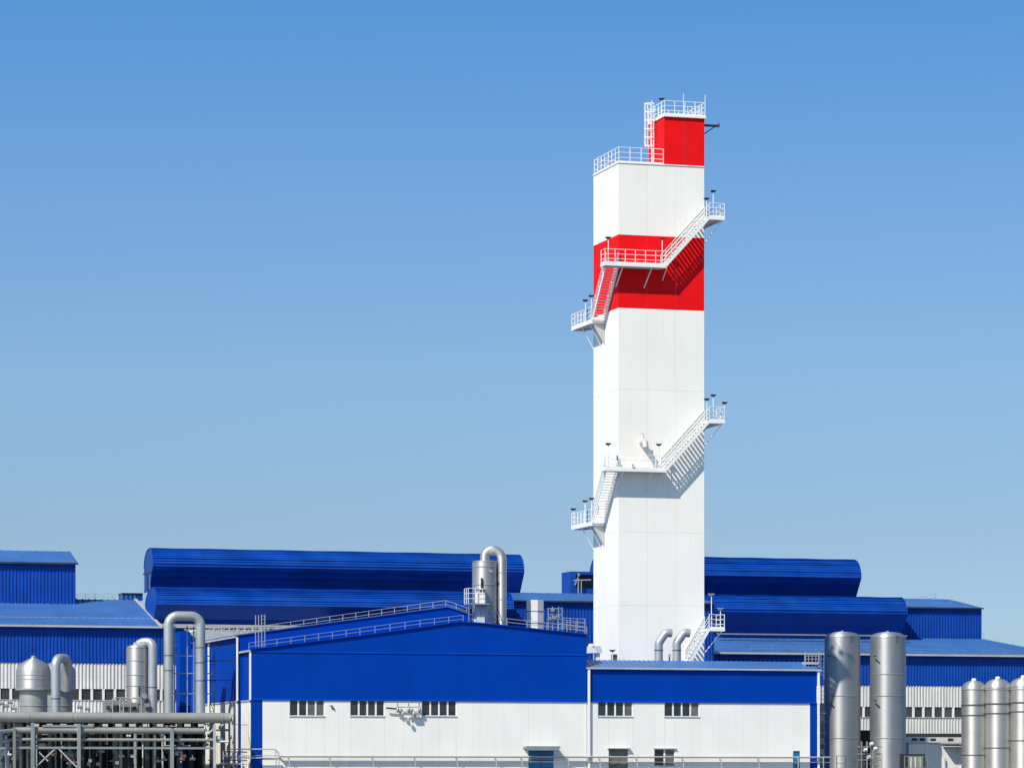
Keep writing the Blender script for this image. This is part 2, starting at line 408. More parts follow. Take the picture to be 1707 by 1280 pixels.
MB().prism([(wL, V0+.22, 0), (wL, V0+.22, ze-.1), (wL, V0+2.2, zrt-.12), (wL, VB, zrt-.12), (wL, VB, 0)], (wR-.03-wL, 0, 0)).build('body', 'blue_facade', wing)
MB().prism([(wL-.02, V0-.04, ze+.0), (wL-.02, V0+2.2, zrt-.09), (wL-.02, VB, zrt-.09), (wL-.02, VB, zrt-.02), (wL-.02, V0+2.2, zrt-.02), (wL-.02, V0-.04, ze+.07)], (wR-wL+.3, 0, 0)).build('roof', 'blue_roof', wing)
s = MB()
for i in range(48):
    x = wL + (wR - wL) * i / 47; s.bar((x, V0-.03, ze+.08), (x, V0+2.2, zrt), .08, .05)
s.build('roof_ribs', 'blue_roof', wing, kind='stuff')
MB().box(wL-.1, wR+.35, V0-.22, V0-.05, ze-.02, ze+.12).build('gutter', 'gutter', wing)
MB().box(wL+.02, wL+.2, V0-.18, V0-.02, .2, ze-.05).build('downpipe', 'rail_white', wing)
MB().box(wR+.03, wR+.2, V0-.14, V0+.02, .2, ze-.05).build('downpipe', 'rail_white', wing)
s = MB(); s.bar((wL+.11, V0-.1, ze-.1), (wL+.11, V0-.14, ze-.02), .12); s.build('gutter_elbow', 'rail_white', wing)
rib_side(V0+.25, VB, wR+.02, 0, ze).build('side_cladding', 'blue_rib', wing)
MB().box(wR-.03, wR+.0, V0+2.2, VB, ze-.05, zrt-.1).build('side_cladding', 'blue_facade', wing)

# wall-mounted pipe line
s = thing('wall_pipeline', 'slim grey horizontal pipes running low along the white front walls', 'pipe', (uc, V0-.4, 0))
zp = Z(900, 1261.5, V0-.4); xe = U(1385, V0-.4); xs = U(437, V0-.4)
zq = Z(400, 1248, V0-.4); xa = U(381, V0-.4); xb = U(459, V0-.4)
MB().tube(bend([(xa, V0-.45, zq), (xb, V0-.45, zq), (xb+.35, V0-.45, zp+.05), (xe, V0-.45, zp+.05)], .2), .05, 10).build('pipe', 'gutter', s, True)
MB().tube(bend([(xa, V0-.55, zq-.55), (xb+.2, V0-.55, zq-.55), (xb+.5, V0-.55, zp-.40), (xe, V0-.55, zp-.40)], .2), .03, 10).build('pipe', 'beige_pipe', s, True)
MB().tube([(xs-2.2, V0-.4, zp-.1), (xb+.2, V0-.4, zp-.1)], .05, 8).build('pipe', 'rail_white', s, True)
MB().box(xb+.4, xe, V0-.45, V0-.17, zp-.05, zp-.005).build('cable_tray', 'beige_pipe', s)
src = None
for x in [482, 551, 622, 692, 762, 827, 870, 947, 1000, 1062, 1139, 1202, 1265, 1330, 1372]:
    u = U(x, V0-.5)
    if src is None:
        src = MB().box(u-.03, u+.03, V0-.62, V0-.56, zp-.9, zp+.12).box(u-.03, u+.03, V0-.56, V0-.005, zp-.12, zp-.06).build('bracket', 'gutter', s); u0_ = u
    else:
        c = bpy.data.objects.new('bracket', src.data); col.objects.link(c); c.parent = s; c.location = (u - u0_, 0, 0)

# bracket rack on the wall between the windows
s = thing('wall_bracket_rack', 'cluttered steel cable bracket fixed on the white wall between two high windows', 'bracket', P(680, 1190, V0))
rk = MB(); vv = V0 - .32
for x in (663, 681, 699): rk.bar(P(x, 1171, vv), P(x, 1192 if x != 663 else 1187, vv), .09)
for y in (1178, 1186): rk.bar(P(660, y, vv), P(701, y, vv), .07)
for x in (663, 681, 699): rk.bar(P(x, 1178, vv), P(x, 1178, vv) + Vector((0, .31, 0)), .07); rk.bar(P(x, 1186, vv), P(x, 1178, vv) + Vector((0, .31, 0)), .05)
rk.build('frame', 'galvanised', s)
for x, y in ((663, 1181), (681, 1181), (699, 1181), (672, 1188), (690, 1188), (681, 1198)):
    p = P(x, y, vv - .1); MB().lathe((p.x, p.y), [(.04, p.z-.22), (.11, p.z-.18), (.13, p.z), (.08, p.z+.1), (.03, p.z+.16)], 12).build('insulator', 'steel_dull', s, True)
MB().tube([P(644, 1179.5, vv), P(663, 1181, vv)], .07, 8).build('arm', 'dark_steel', s, True)
p = P(693, 1194, vv); MB().box(p.x-.35, p.x+.3, vv-.1, vv+.3, p.z-.05, p.z+.2).build('junction_box', 'gutter', s)
s = thing('wall_hook', 'tiny dark hook fixed to the white wall right of the leftmost high window', 'hook', P(552, 1178, V0))
MB().bar(P(550, 1176, V0-.15), P(555, 1176, V0-.15), .09).bar(P(553, 1176, V0-.15), P(556, 1181, V0-.1), .08).bar(P(553, 1178, V0-.1), P(553, 1178, V0), .06).build('hook', 'rust', s)

# ================================================================== TOWER
u0 = U(1031, TV); u1 = U(1174, TV); TB = VU(989.2, u0)
ztop = Z(1031, 272, TV)
tower = thing('tower', 'tall square white tower with two red bands and wrap-around stairs', 'tower', (u0, TV, 0))
MB().box(u0+.02, u1-.02, TV+.02, TB-.02, 0, ztop-.02).build('core', 'white_paint', tower)
rows = [Z(1031, y, TV) for y in (1245, 1125, 1008, 886, 767, 648, 513, 391, 272)]
rows = [0.2] + rows
NC, NS = 3, 2
for i, (za, zc) in enumerate(zip(rows, rows[1:])):
    m = 'red_paint' if i == len(rows) - 3 else 'white_paint'; nmn = 'red_panel' if m == 'red_paint' else 'white_panel'
    g = .008; wf = (u1 - u0) / NC; ws = (TB - TV) / NS
    src = MB().box(g, wf-g, 0, .08, g, zc-za-g).build(nmn, m); src.parent = tower; src.location = (0, 0, za)
    for k in range(1, NC): c = inst(src, tower, (u0 + wf*k, TV, za))
    for k in range(NC): inst(src, tower, (u0 + wf*k, TB-.08, za))
    s2 = MB().box(0, .08, g+.08, ws-g-(.08 if 0 else 0), g, zc-za-g).build(nmn, m); s2.parent = tower; s2.location = (0, 0, za)
    for k in range(NS):
        if k: inst(s2, tower, (u0, TV + (ws-.08)*k, za))
        inst(s2, tower, (u1-.08, TV + (ws-.08)*k, za))
# top platform and red penthouse
MB().box(u0-.06, u1-.0, TV-.06, TB+.06, ztop-.0, ztop+.10).build('roof_slab', 'white_paint', tower)
pu = U(1107, TV); pz = Z(1107, 195, TV); pvb = TV + 4.3
pent = MB().box(pu, u1-.01, TV-.07, pvb, ztop+.1, pz).build('penthouse', 'red_paint', tower)
MB().box(pu-.1, u1+.1, TV-.25, pvb+.1, pz, pz+.18).build('parapet', 'white_paint', pent)
wj = (u1 - pu) / 2
MB().box(pu+wj-.012, pu+wj+.012, TV-.075, TV-.069, ztop+.1, pz).build('joint', 'dark_band', pent)
r1 = [(pu+.0, pvb, pz+.18), (pu, TV-.15, pz+.18), (u1+.02, TV-.15, pz+.18), (u1+.02, pvb, pz+.18), (pu, pvb, pz+.18)]
railing(r1, 1.25, .95, .055, 3, .15).build('railing', 'rail_white', pent)
railing([(u1-1.6, TV+.9, pz+.18), (u1-.1, TV+.9, pz+.18)], 1.05, .35, .04, 2).build('hatch_guard', 'rail_white', pent)
for x, y in ((pu+.1, pvb-.6), (u1+.02, TV-.15), (u1-2.0, TV-.15)):
    MB().bar((x, y, pz+.2), (x, y, pz+2.1), .045).build('lightning_rod', 'rail_white', pent)
zf = ztop + .1
railing([(pu-.05, TV+.05, zf), (u0+.05, TV+.05, zf), (u0+.05, TB-.1, zf), (u1-.1, TB-.1, zf)], 1.35, 1.0, .055, 3, .12).build('roof_railing', 'rail_white', tower)
MB().bar((u1-.1, TB-.1, zf), (u1-.1, pvb, zf), .05).build('kerb', 'rail_white', tower)
# caged ladder on penthouse left face
lad = MB(); lu = pu - .35; lv = TV + 2.1
for dv in (-.28, .28): lad.bar((lu, lv+dv, zf), (lu, lv+dv, pz+1.5), .06)
z = zf + .3
while z < pz + 1.3: lad.bar((lu, lv-.28, z), (lu, lv+.28, z), .035); z += .3
lo = lad.build('ladder', 'rail_white', tower)
cg = MB(); n = 7
z = zf + 1.9
while z < pz + 1.6:
    pr = [(lu - math.sin(math.pi*i/n)*.75, lv - math.cos(math.pi*i/n)*.4, z) for i in range(n+1)]
    for a, b in zip(pr, pr[1:]): cg.bar(a, b, .02, .08)
    z += .75
for i in range(1, n): 
    x, y = lu - math.sin(math.pi*i/n)*.75, lv - math.cos(math.pi*i/n)*.4
    cg.bar((x, y, zf+1.9), (x, y, pz+1.5), .05, .02)
cg.build('ladder_cage', 'rail_white', lo)
# hoist beam to the right of the penthouse
hz = Z(1180, 206, TV); hx = U(1199, TV+1)
hb = MB().bar((u1-.1, TV+1, hz), (hx, TV+1, hz), .14, .2).bar((u1, TV+1, Z(1175, 228, TV+1)), (hx-.45, TV+1, hz-.1), .09).build('hoist_beam', 'dark_steel', tower)
MB().box(hx-.16, hx+.03, TV+.9, TV+1.1, hz-.1, hz+.2).build('end_stop', 'rust', hb)

# stairs and landings ------------------------------------------------
LW = 1.25
def landing(x0, x1, y0, y1, z, rails, braces=(), lab=None):
    s = MB().box(x0, x1, y0, y1, z-.06, z).box(x0, x1, y0, y0+.06, z-.24, z-.06).box(x0, x1, y1-.06, y1, z-.24, z-.06).box(x0, x0+.06, y0+.06, y1-.06, z-.24, z-.06).box(x1-.06, x1, y0+.06, y1-.06, z-.24, z-.06)
    L = s.build('landing', 'rail_white', tower)
    for r_ in rails: railing(r_, 1.25, 1.0, .05, 3, .15).build('railing', 'rail_white', L)
    for a, b in braces: MB().bar(a, b, .07).build('brace', 'rail_white', L)
    return L
def flight(pa, pb, wdir, w_, n, rail_sides=(0, 1)):
    """pa, pb foot and head of the flight on the wall side; wdir points away from the wall"""
    pa, pb, wd = Vector(pa), Vector(pb), Vector(wdir)
    st = MB()
    for k in (0.03, w_ - .03):
        st.bar(pa + wd*k - Vector((0,0,.02)), pb + wd*k - Vector((0,0,.02)), .05, .26)
    fl = st.build('stair_flight', 'rail_white', tower)
    tr = MB(); d = pb - pa; h = Vector((d.x, d.y, 0)).normalized()
    for i in range(n):
        c = pa + d * ((i + .5) / n)
        tr.bar(c + wd*.05, c + wd*(w_-.05), .24, .035)
    tr.build('treads', 'rail_white', fl, kind='stuff')
    hr = MB()
    for k in ([w_ - .03] if rail_sides == (1,) else [.05, w_ - .03]):
        o = wd * k; m = 4
        for i in range(m + 1):
            p = pa.lerp(pb, i/m) + o; hr.bar(p, p + Vector((0,0,1.15)), .045)
        for zz in (.4, .78, 1.13): hr.bar(pa + o + Vector((0,0,zz)), pb + o + Vector((0,0,zz)), .045)
    hr.build('handrail', 'rail_white', fl)
    return fl
vf = TV - LW; ul = u0 - LW
cyc = Z(1060, 447, TV) - Z(1060, 787, TV)
for k in range(2):
    dz = -cyc * k
    zm = Z(1060, 440, vf) + dz                    # front landing
    xr = U(1110, vf); xl = U(1008, vf)
    landing(xl, xr, vf, TV, zm, [[(u0-.1, TV+.0, zm), (xl+.05, TV+.0, zm)] if 0 else [(xl+.04, TV-.1, zm), (xl+.04, vf+.04, zm), (xr, vf+.04, zm)]],
            [((U(1036, vf)+.2, vf+.15, zm-.2), (U(1036, vf)-.1, TV, zm-1.9)), ((U(1088, vf), vf+.15, zm-.2), (U(1083, vf)-.1, TV, zm-1.9))])
    zr = Z(1195, 362, vf) + dz                    # right-hand landing
    xq = U(1208.5, vf)
    landing(u1+.02, xq, vf, TB, zr, [[(u1+.05, vf+.04, zr), (xq-.04, vf+.04, zr), (xq-.04, TB-1, zr)]],
            [((xq-.2, vf+.1, zr-.2), (u1, TV+.1, zr-2.2)), ((xq-.2, TV+3, zr-.2), (u1, TV+3, zr-1.9))])
    flight((xr-.05, TV, zm-.05), (u1+.02, TV, zr-.05), (0, -1, 0), LW, 17)
    MB().bar((xr+.1, vf-.0, zm-.2), (xr+.1, TV-.02, zm-1.2), .06).build('brace', 'rail_white', tower)
    zl = Z(1000, 533, TV+3) + dz                  # left-hand landing
    yl = VU(1009, u0); 
    xm = U(985, yl)
    landing(xm, u0-.01, yl, TB+2.4, zl, [[(xm+.04, yl+1.2, zl), (xm+.04, TB+2.35, zl), (u0+1, TB+2.35, zl)], [(xm+.04, yl+.04, zl), (xm+.04, yl+1.2, zl)]],
            [((xm+.1, yl+.6, zl-.2), (u0, yl+1.0, zl-2.3)), ((xm+.1, TB-.4, zl-.2), (u0, TB-.3, zl-2.3))])
    MB().prism([(u0-.02, yl+.1, zl-.24), (xm+.2, yl+.1, zl-.24), (u0-.02, yl+.1, zl-2.1)], (0, .05, 0)).build('gusset', 'gutter', tower)
    flight((u0, yl+.1, zl-.05), (u0, TV-.15, zm-.05), (-1, 0, 0), LW, 20)
    landing(u0-LW, u1, TB, TB+LW, zl, [])         # behind the tower
    flight((u1, TB+1.5, zr-.0), (u1, TB+1.5, zr) , (1, 0, 0), LW, 1) if 0 else None
# bottom flight from the wing roof
zr = Z(1195, 1047, vf); xq = U(1208.5, vf)
landing(u1+.02, xq, vf, TB, zr, [[(u1+.05, vf+.04, zr), (xq-.04, vf+.04, zr), (xq-.04, TB-1, zr)]], [((xq-.2, vf+.1, zr-.2), (u1, TV+.1, zr-2.2))])
zro = zrt - .02
flight((U(1142, TV), TV, zro), (u1+.02, TV, zr-.05), (0, -1, 0), LW, 9)
# cowl on tower face
p = P(1070, 738, TV)
cw = MB().tube(bend([(p.x, TV, p.z), (p.x-.05, TV-1.0, p.z), (p.x-.05, TV-1.2, p.z-.55)], .3), .27, 14).build('vent_cowl', 'gutter', tower, True)
MB().bar((p.x-.1, TV-.8, p.z+.2), (p.x-.1, TV-.8, p.z+.75), .06).bar((p.x-.1, TV-.8, p.z+.7), (p.x-.35, TV-.8, p.z+.75), .05).build('bracket', 'gutter', cw)
p = P(1055, 776, vf-.06); MB().box(p.x-.08, p.x+.1, vf-.1, vf-.0, p.z-.1, p.z+.15).build('control_box', 'gutter', tower)
p = P(1029, 763, vf-.06); MB().box(p.x-.05, p.x+.05, vf-.1, vf-.0, p.z-.2, p.z+.2).build('control_box', 'dark_band', tower)
# white box at left of tower foot
s = thing('roof_cabinet', 'small white cabinet on legs at the lower left corner of the tower', 'cabinet', P(995, 1103, V0+5))
a, b = P(984, 1076, V0+5), P(1003, 1088, V0+5)
MB().box(a.x, b.x, V0+5, V0+6, b.z, a.z).build('cabinet_body', 'rail_white', s)
MB().box(a.x+.1, a.x+.35, V0+5.1, V0+5.9, a.z, a.z+.2).build('cabinet_cap', 'rail_white', s)
MB().box(b.x-.45, b.x-.1, V0+5.2, V0+5.8, b.z-1.3, b.z).build('leg', 'rail_white', s)

# floodlights --------------------------------------------------------
def floodlight_proto(kind):
    r = thing('floodlight', 'x', 'floodlight')
    hgt = {'tall': 2.9, 'mid': 2.3, 'short': 1.5}[kind]
    MB().tube([(0, 0, 0), (0, 0, hgt)], .035, 8).build('pole', 'rail_white', r)
    h = MB(); z = hgt
    h.prism([(-.28, -.18, z+.02), (.24, -.18, z+.02), (.16, -.1, z-.13), (-.18, -.1, z-.13)], (0, .36, 0)); h.box(-.32, .28, -.22, .22, z+.02, z+.08)
    h.build('lamp_head', 'lamp_dark', r); return r
protos = {}
def flood(px, py, v, zfloor, label, flip=False, m=None):
    p = P(px, py, v); hh = p.z - zfloor
    r = thing('floodlight', label, 'floodlight', (p.x, v, zfloor), 'floodlights on the tower stairs')
    MB().tube([(p.x, v, zfloor), (p.x, v, p.z-.02)], .035, 8).build('pole', 'rail_white', r)
    if 'head' not in protos:
        o = MB().prism([(-.22, -.15, .0), (.22, -.15, .0), (.12, -.09, -.12), (-.12, -.09, -.12)], (0, .3, 0)).box(-.245, .245, -.17, .17, 0, .04).build('lamp_head', 'lamp_dark'); o.parent = r
        protos['head'] = o.data; o.location = (0, 0, hh)
    else:
        o = bpy.data.objects.new('lamp_head', protos['head']); col.objects.link(o); o.parent = r; o.location = (0, 0, hh)
    if m: o.data = o.data.copy(); o.data.materials[0] = MATS[m]
    return r
zm = Z(1060, 440, vf); zr = Z(1195, 362, vf); zl = Z(1000, 533, TV+3)
flood(1103, 165, TV+.5, pz+.18, 'floodlight standing on the penthouse roof at the very top of the tower')
flood(1189, 318.5, vf+.1, zr, 'taller floodlight of the upper right stair landing')
flood(1178, 331, vf+1.1, zr, 'lower floodlight beside the wall on the upper right stair landing')
flood(1014, 396, vf+.2, zm, 'floodlight at the left end of the stair landing on the red band')
flood(1104, 397, vf+.1, zm, 'floodlight at the right end of the stair landing on the red band', m='red_paint')
flood(976, 500.5, TB-.2, zl, 'left floodlight of the upper left stair landing')
flood(986, 493, yl+1.5, zl, 'right floodlight of the upper left stair landing')
d = cyc
flood(1189, 658.5, vf+.1, zr-d, 'taller floodlight of the middle right stair landing')
flood(1178.5, 665, vf+1.1, zr-d, 'lower floodlight beside the wall on the middle right stair landing')
flood(1208, 671, vf+.1, zr-d, 'small floodlight on the outer corner of the middle right stair landing')
flood(1014, 739.5, vf+.2, zm-d, 'floodlight at the left end of the lower white front landing')
flood(1098.5, 740.5, vf+.1, zm-d, 'floodlight at the right end of the lower white front landing')
flood(956, 848, TB+2.2, zl-d, 'leftmost floodlight of the lower left stair landing')
flood(975.5, 834.5, TB-.2, zl-d, 'middle floodlight of the lower left stair landing')
flood(986.5, 830.5, yl+1.5, zl-d, 'rightmost floodlight of the lower left stair landing')
flood(1186, 990, vf+.1, Z(1195, 1047, vf), 'pole light on the lowest stair landing above the wing roof', m='gutter')
flood(1201, 1014, vf+.1, Z(1195, 1047, vf), 'pale short light on the lowest stair landing', m='gutter')
flood(1021, 1083.5, TV-1.2, zrt-.1, 'dark light on the wing roof at the foot of the tower')
s = thing('roof_box', 'small grey meter box on the wing roof below the dark light', 'box', P(1026, 1103, TV-1))
a, b = P(1021, 1090, TV-1), P(1029, 1105, TV-1); MB().box(a.x, b.x, TV-1, TV-.6, b.z, a.z).build('box_body', 'galvanised', s)
MB().box(a.x+.05, b.x-.05, TV-1.03, TV-1, a.z-.5, a.z-.1).build('box_door', 'glass_grey', s)
# gooseneck vents
for i, (x, lb) in enumerate(((1103, 'left curved gooseneck vent pipe on the wing roof before the tower'), (1133, 'right curved gooseneck vent pipe on the wing roof before the tower'))):
    vg = TV - 3.0; b0 = P(x-5, 1104, vg); zt = Z(x, 1054, vg); r_ = .37
    s = thing('gooseneck_vent', lb, 'vent pipe', (b0.x, vg, b0.z), 'gooseneck vents')
    MB().tube(bend([(b0.x, vg, b0.z-.2), (b0.x, vg, b0.z+1.7), (b0.x+.62, vg-.1, zt), (b0.x+1.15, vg-.15, zt-.05)], .55, 6), r_, 20).build('duct', 'pale_pipe', s, True)
    MB().tube([(b0.x, vg, b0.z+1.05), (b0.x, vg, b0.z+1.12)], r_+.035, 20).build('flange', 'dark_band', s, True)
    MB().tube([(b0.x, vg, b0.z-.2), (b0.x, vg, b0.z+.12)], r_+.05, 20).build('base_collar', 'dark_steel', s, True)
s = thing('roof_valve', 'small dark valve on the roof between the two gooseneck vents', 'valve', P(1116, 1103, TV-3))
p = P(1116, 1104, TV-3); MB().tube([(p.x, p.y, p.z), (p.x, p.y, p.z+.45)], .07, 8).build('stem', 'dark_steel', s); MB().box(p.x-.12, p.x+.12, p.y-.1, p.y+.1, p.z+.45, p.z+.75).build('valve_head', 'gutter', s)

# roof railings on the workshop
pts = [P(415, 1083, V0+.1)] + [P(a, b-1.5, V0+.1) for a, b in GA[1:3]] + [P(772, 1037, V0+.1)]
guard_rail('pale blue railing along the front edge of the workshop gable', pts, .62, 1.18, 'rail_blue', .05)
pts = [P(350, 1062, V1+12.5)] ; 
pts = [P(397, 1060, V1+.1), P(743, 1012, V1+.1), P(778, 1024, V1+.1)]
guard_rail('grey railing along the raised rear gable of the workshop', pts, .62, 1.18, 'rail_grey', .05)
pts = [P(845, 1042, V0+1), P(978, 1056, V0+1)]
guard_rail('short grey railing on the right slope of the workshop roof', pts, .6, 1.9, 'rail_grey', .055)
pts = [P(930, 1052, V0+2), P(975, 1058, V0+2), P(975, 1052, V0+5), P(938, 1050, V0+5)]
guard_rail('grey railing round the hatch at the right end of the workshop roof', pts, 1.1, .8, 'rail_grey', .05, 3)
# access ladders poking above left end
s = thing('roof_ladder', 'pair of pale vertical ladder rails rising over the left end of the workshop', 'ladder', P(432, 1078, V0+.5))
l1 = MB(); l2 = MB()
l1.bar(P(426, 1078, V0+.6), P(426, 1025, V0+.6), .06).bar(P(431, 1078, V0+.6), P(431, 1025, V0+.6), .06)
l2.bar(P(436, 1078, V0+1.2), P(436, 1024, V0+1.2), .06).bar(P(441.5, 1078, V0+1.2), P(441.5, 1024, V0+1.2), .06)
for y in range(1026, 1078, 6): l2.bar(P(436, y, V0+1.2), P(441.5, y, V0+1.2), .035)
l1.build('side_rails', 'rail_grey', s); l2.build('ladder_run', 'rail_grey', s)
# ladder at right end of wing
s = thing('wing_ladder', 'grey caged ladder at the right end of the low wing roof', 'ladder', P(1350, 1110, V0+3))
l1 = MB()
vq = V0 + 1
for x in (1342, 1365): l1.bar(P(x, 1112, vq), P(x, 1086, vq), .09)
for y in (1088, 1093, 1098): l1.bar(P(1342, y, vq), P(1365, y, vq), .05)
for x in (1348, 1354, 1360): l1.bar(P(x, 1110, vq), P(x, 1088, vq), .04)
l1.build('guard', 'rail_grey', s)
a, b = P(1343, 1103, vq), P(1364, 1107, vq); MB().box(a.x, b.x, vq-.1, vq+1, b.z, a.z).build('step', 'gutter', s)
l2 = MB(); uu = wR + .5; 
for x in (1368.5, 1373.5): l2.bar((U(x, vq), vq, 0), (U(x, vq), vq, Z(1365, 1090, vq)), .05)
z = .3
while z < Z(1365, 1092, vq): l2.bar((U(1368.5, vq), vq, z), (U(1373.5, vq), vq, z), .04); z += .35
l2.build('rungs', 'rail_blue', s)

# tank and duct on the workshop roof
def put_tank(name, label, cat, px0, px1, ytop, zbase, v, m, dome=.5, bands=(), group=None, lip=0):
    pc = P((px0+px1)/2, ytop, v); r = (U(px1, v) - U(px0, v)) / 2 * .982
    s = thing(name, label, cat, (pc.x, v, zbase), group)
    zt = pc.z - dome
    prof = [(r, zbase), (r, zt)] + [(r*math.cos(t*math.pi/2)**.8 if t < 1 else 0.0001, zt + dome*math.sin(t*math.pi/2)) for t in (.25, .45, .65, .8, .92, 1)]
    MB().lathe((pc.x, v), [(r, zbase), (r, zt)], 64).build('shell', m, s, True)
    MB().lathe((pc.x, v), [(r+lip, zt-.06), (r+lip, zt)] + prof[2:], 64).build('dome', m, s, True)
    for by, bh, bm_ in bands:
        z = Z((px0+px1)/2, by, v); MB().lathe((pc.x, v), [(r-.01, z-bh/2-.01), (r+.045, z-bh/2), (r+.045, z+bh/2), (r-.01, z+bh/2+.01)], 64).build('band', bm_, s, True)
    return s, pc, r
vt = V0 + 3.0
sc_, pc, r = put_tank('scrubber_vessel', 'steel scrubber vessel with a platform standing on the workshop roof', 'tank', 787.5, 828, 934, Z(800, 1050, vt), vt, 'steel', .12,
    [(945, .05, 'steel_dull'), (975, .04, 'steel_dull'), (1010, .04, 'steel_dull'), (1032, .12, 'steel_dull')])
dp = [(P(808, 0, vt).x, vt, Z(808, 936, vt)), (P(808, 0, vt).x, vt, Z(808, 918, vt)), (P(834.5, 0, vt).x, vt-.4, Z(834, 918, vt)), (P(834.5, 0, vt).x, vt-.4, Z(834, 1046, vt))]
s = thing('scrubber_duct', 'steel duct arching over the scrubber vessel and down its right side', 'duct', dp[-1])
MB().tube(bend(dp, .68, 10), .40, 28).build('duct', 'steel', s, True)
for y in (955, 1000, 1034): MB().tube([(dp[3][0], dp[3][1], Z(834, y, vt)), (dp[3][0], dp[3][1], Z(834, y, vt)+.05)], .425, 28).build('flange', 'steel_dull', s, True)
MB().tube([(dp[0][0], vt, dp[0][2]-.1), (dp[0][0], vt, dp[0][2]+.1)], .47, 28).build('flange', 'dark_band', s, True)
pf = MB(); zz = Z(790, 1007, vt); xa, xb = U(771, vt), U(806, vt)
pf.box(xa, xb, vt-1.9, vt-.6, zz-.1, zz); sp_ = pf.build('platform', 'galvanised', sc_)
railing([(xa, vt-.6, zz), (xa, vt-1.85, zz), (xb-.6, vt-1.85, zz)], 1.3, .55, .05, 3).build('railing', 'rail_white', sp_)
for x in (xa+.1, xb-.8): MB().bar((x, vt-1.8, zz-.1), (x+.3, vt-.8, zz-1.6), .08).build('brace', 'galvanised', sp_)
MB().bar((xa+.05, vt-1.8, zz), (xa+.05, vt-1.8, zz-1.9), .06).build('leg', 'galvanised', sp_)
MB().box(xa+.9, xb-.3, vt-1.6, vt-1.0, zz, zz+.95).build('control_cabinet', 'white_paint', sc_)
MB().box(xa+.8, xb-.2, vt-1.7, vt-.9, zz+1.15, zz+1.2).build('cabinet_roof', 'dark_band', sc_)
MB().bar((xb-.2, vt-1.7, zz+1.1), (xb+1.0, vt-1.2, zz-1.0), .05).build('stay', 'galvanised', sc_)
a = P(803.5, 965, vt-1.1); MB().box(a.x-.06, a.x+.06, vt-1.12, vt-.9, a.z-.75, a.z+.1).build('gauge', 'dark_steel', sc_)
for y, t in ((952, .25), (1020, .3)):
    a = P(818, y, vt-1); MB().tube([(a.x, vt-1.25, a.z), (a.x, vt-.8, a.z)], t*.5, 14).build('nozzle', 'steel_dull', sc_, True)
MB().box(pc.x-1.05, pc.x-.35, vt-1.3, vt-.4, Z(800, 1044, vt), Z(800, 1026, vt)).build('pump_box', 'white_rib', sc_)
# octagonal vent
vo = V0 + 5; pc_ = P(892, 1000, vo); r = (U(905.5, vo) - U(878, vo))/2
s = thing('octagonal_vent', 'short cream octagonal vent shaft on the workshop roof right of the scrubber', 'vent', (pc_.x, vo, pc_.z-3.2))
MB().lathe((pc_.x, vo), [(r*1.04, pc_.z-3.2), (r*1.04, pc_.z)], 8).build('shaft', 'white_rib', s)
for y in (1019, 1039): z = Z(892, y, vo); MB().lathe((pc_.x, vo), [(r*1.07, z-.03), (r*1.07, z+.03)], 8).build('band', 'dark_band', s)
# instrument cluster behind
s = thing('instrument_stand', 'cluster of small pale instruments on a stand behind the cream vent', 'instrument', P(925, 1045, V0+20))
vi = V0 + 9; q = MB()
for x in (914, 921, 931, 937): q.bar(P(x, 1050, vi), P(x, 1010 + (x % 5), vi), .06)
for y in (1014, 1024, 1032): q.bar(P(912, y, vi), P(938, y, vi), .06)
q.build('stand', 'rail_grey', s)
for x, y in ((916, 1030), (924, 1029), (930, 1027), (921, 1016)): a = P(x, y, vi-.1); MB().box(a.x-.13, a.x+.13, vi-.25, vi-.05, a.z-.15, a.z+.15).build('instrument', 'beige_pipe', s)

# ================================================================== BACK HALLS
# left hall
LV = 336.0
hall = thing('left_hall', 'long ribbed hall with blue upper wall and white lower wall at far left', 'building', P(0, 1290, LV))
x0, x1 = U(-60, LV), U(560, LV)
ze_ = Z(100, 1043, LV); zw1 = Z(100, 1103.5, LV); zw2 = Z(100, 1147.5, LV); zw3 = Z(100, 1167, LV)
rib_wall(x0, x1, LV, zw1, ze_).build('blue_cladding', 'blue_rib', hall)
rib_wall(x0, x1, LV-.02, zw2, zw1-.03).build('white_cladding', 'white_rib', hall)
rib_wall(x0, x1, LV-.02, 0, zw3).build('white_cladding', 'white_rib', hall)
MB().box(x0, x1, LV-.12, LV-.03, zw1-.05, zw1+.03).build('flashing', 'blue_facade', hall)
MB().box(x0, x1, LV-.1, LV+.1, zw3-.0, zw3+.07).build('sill', 'gutter', hall)
def window_band(parent, px0, px1, step, y0, y1, v, z0, z1):
    n = 0; x = px0
    MB().box(U(px0, v), U(px1, v), v+.25, v+.3, z0, z1).build('window_backing', 'glass', parent)
    src = psrc = None
    while x < px1:
        u = U(x, v); wd = U(x+step, v) - u
        if src is None:
            src = MB().box(-.11, .11, -.06, .12, z0+.07, z1).build('mullion', 'rail_white'); src.parent = parent
            psrc = MB().box(.11, wd-.11, .05, .08, z0+.07, z1).build('pane', 'glass_dusty'); psrc.parent = parent
            for o in (src, psrc): o.location = Vector((u, v, 0)) - world_loc(parent)
        else:
            for o in (src, psrc):
                inst(o, parent, (u, v, 0))
        x += step
window_band(hall, -40, 300, 19.3, 1147, 1167, LV, zw3, zw2)
MB().box(x0, x1, LV+.35, LV+12, 0, ze_-.02).build('body', 'blue_rib', hall)
RV = 348.5; zr_ = Z(100, 998, RV)
xr0 = U(-60, RV); ve = U(264, LV)
e00, e10 = Vector((x0, LV-.35, ze_)), Vector((ve, LV-.35, ze_)); t11, t01 = Vector((ve, RV, zr_)), Vector((x0, RV, zr_))
rib_roof(e00, e10, t11, t01, .6, .09).build('roof', 'blue_roof', hall)
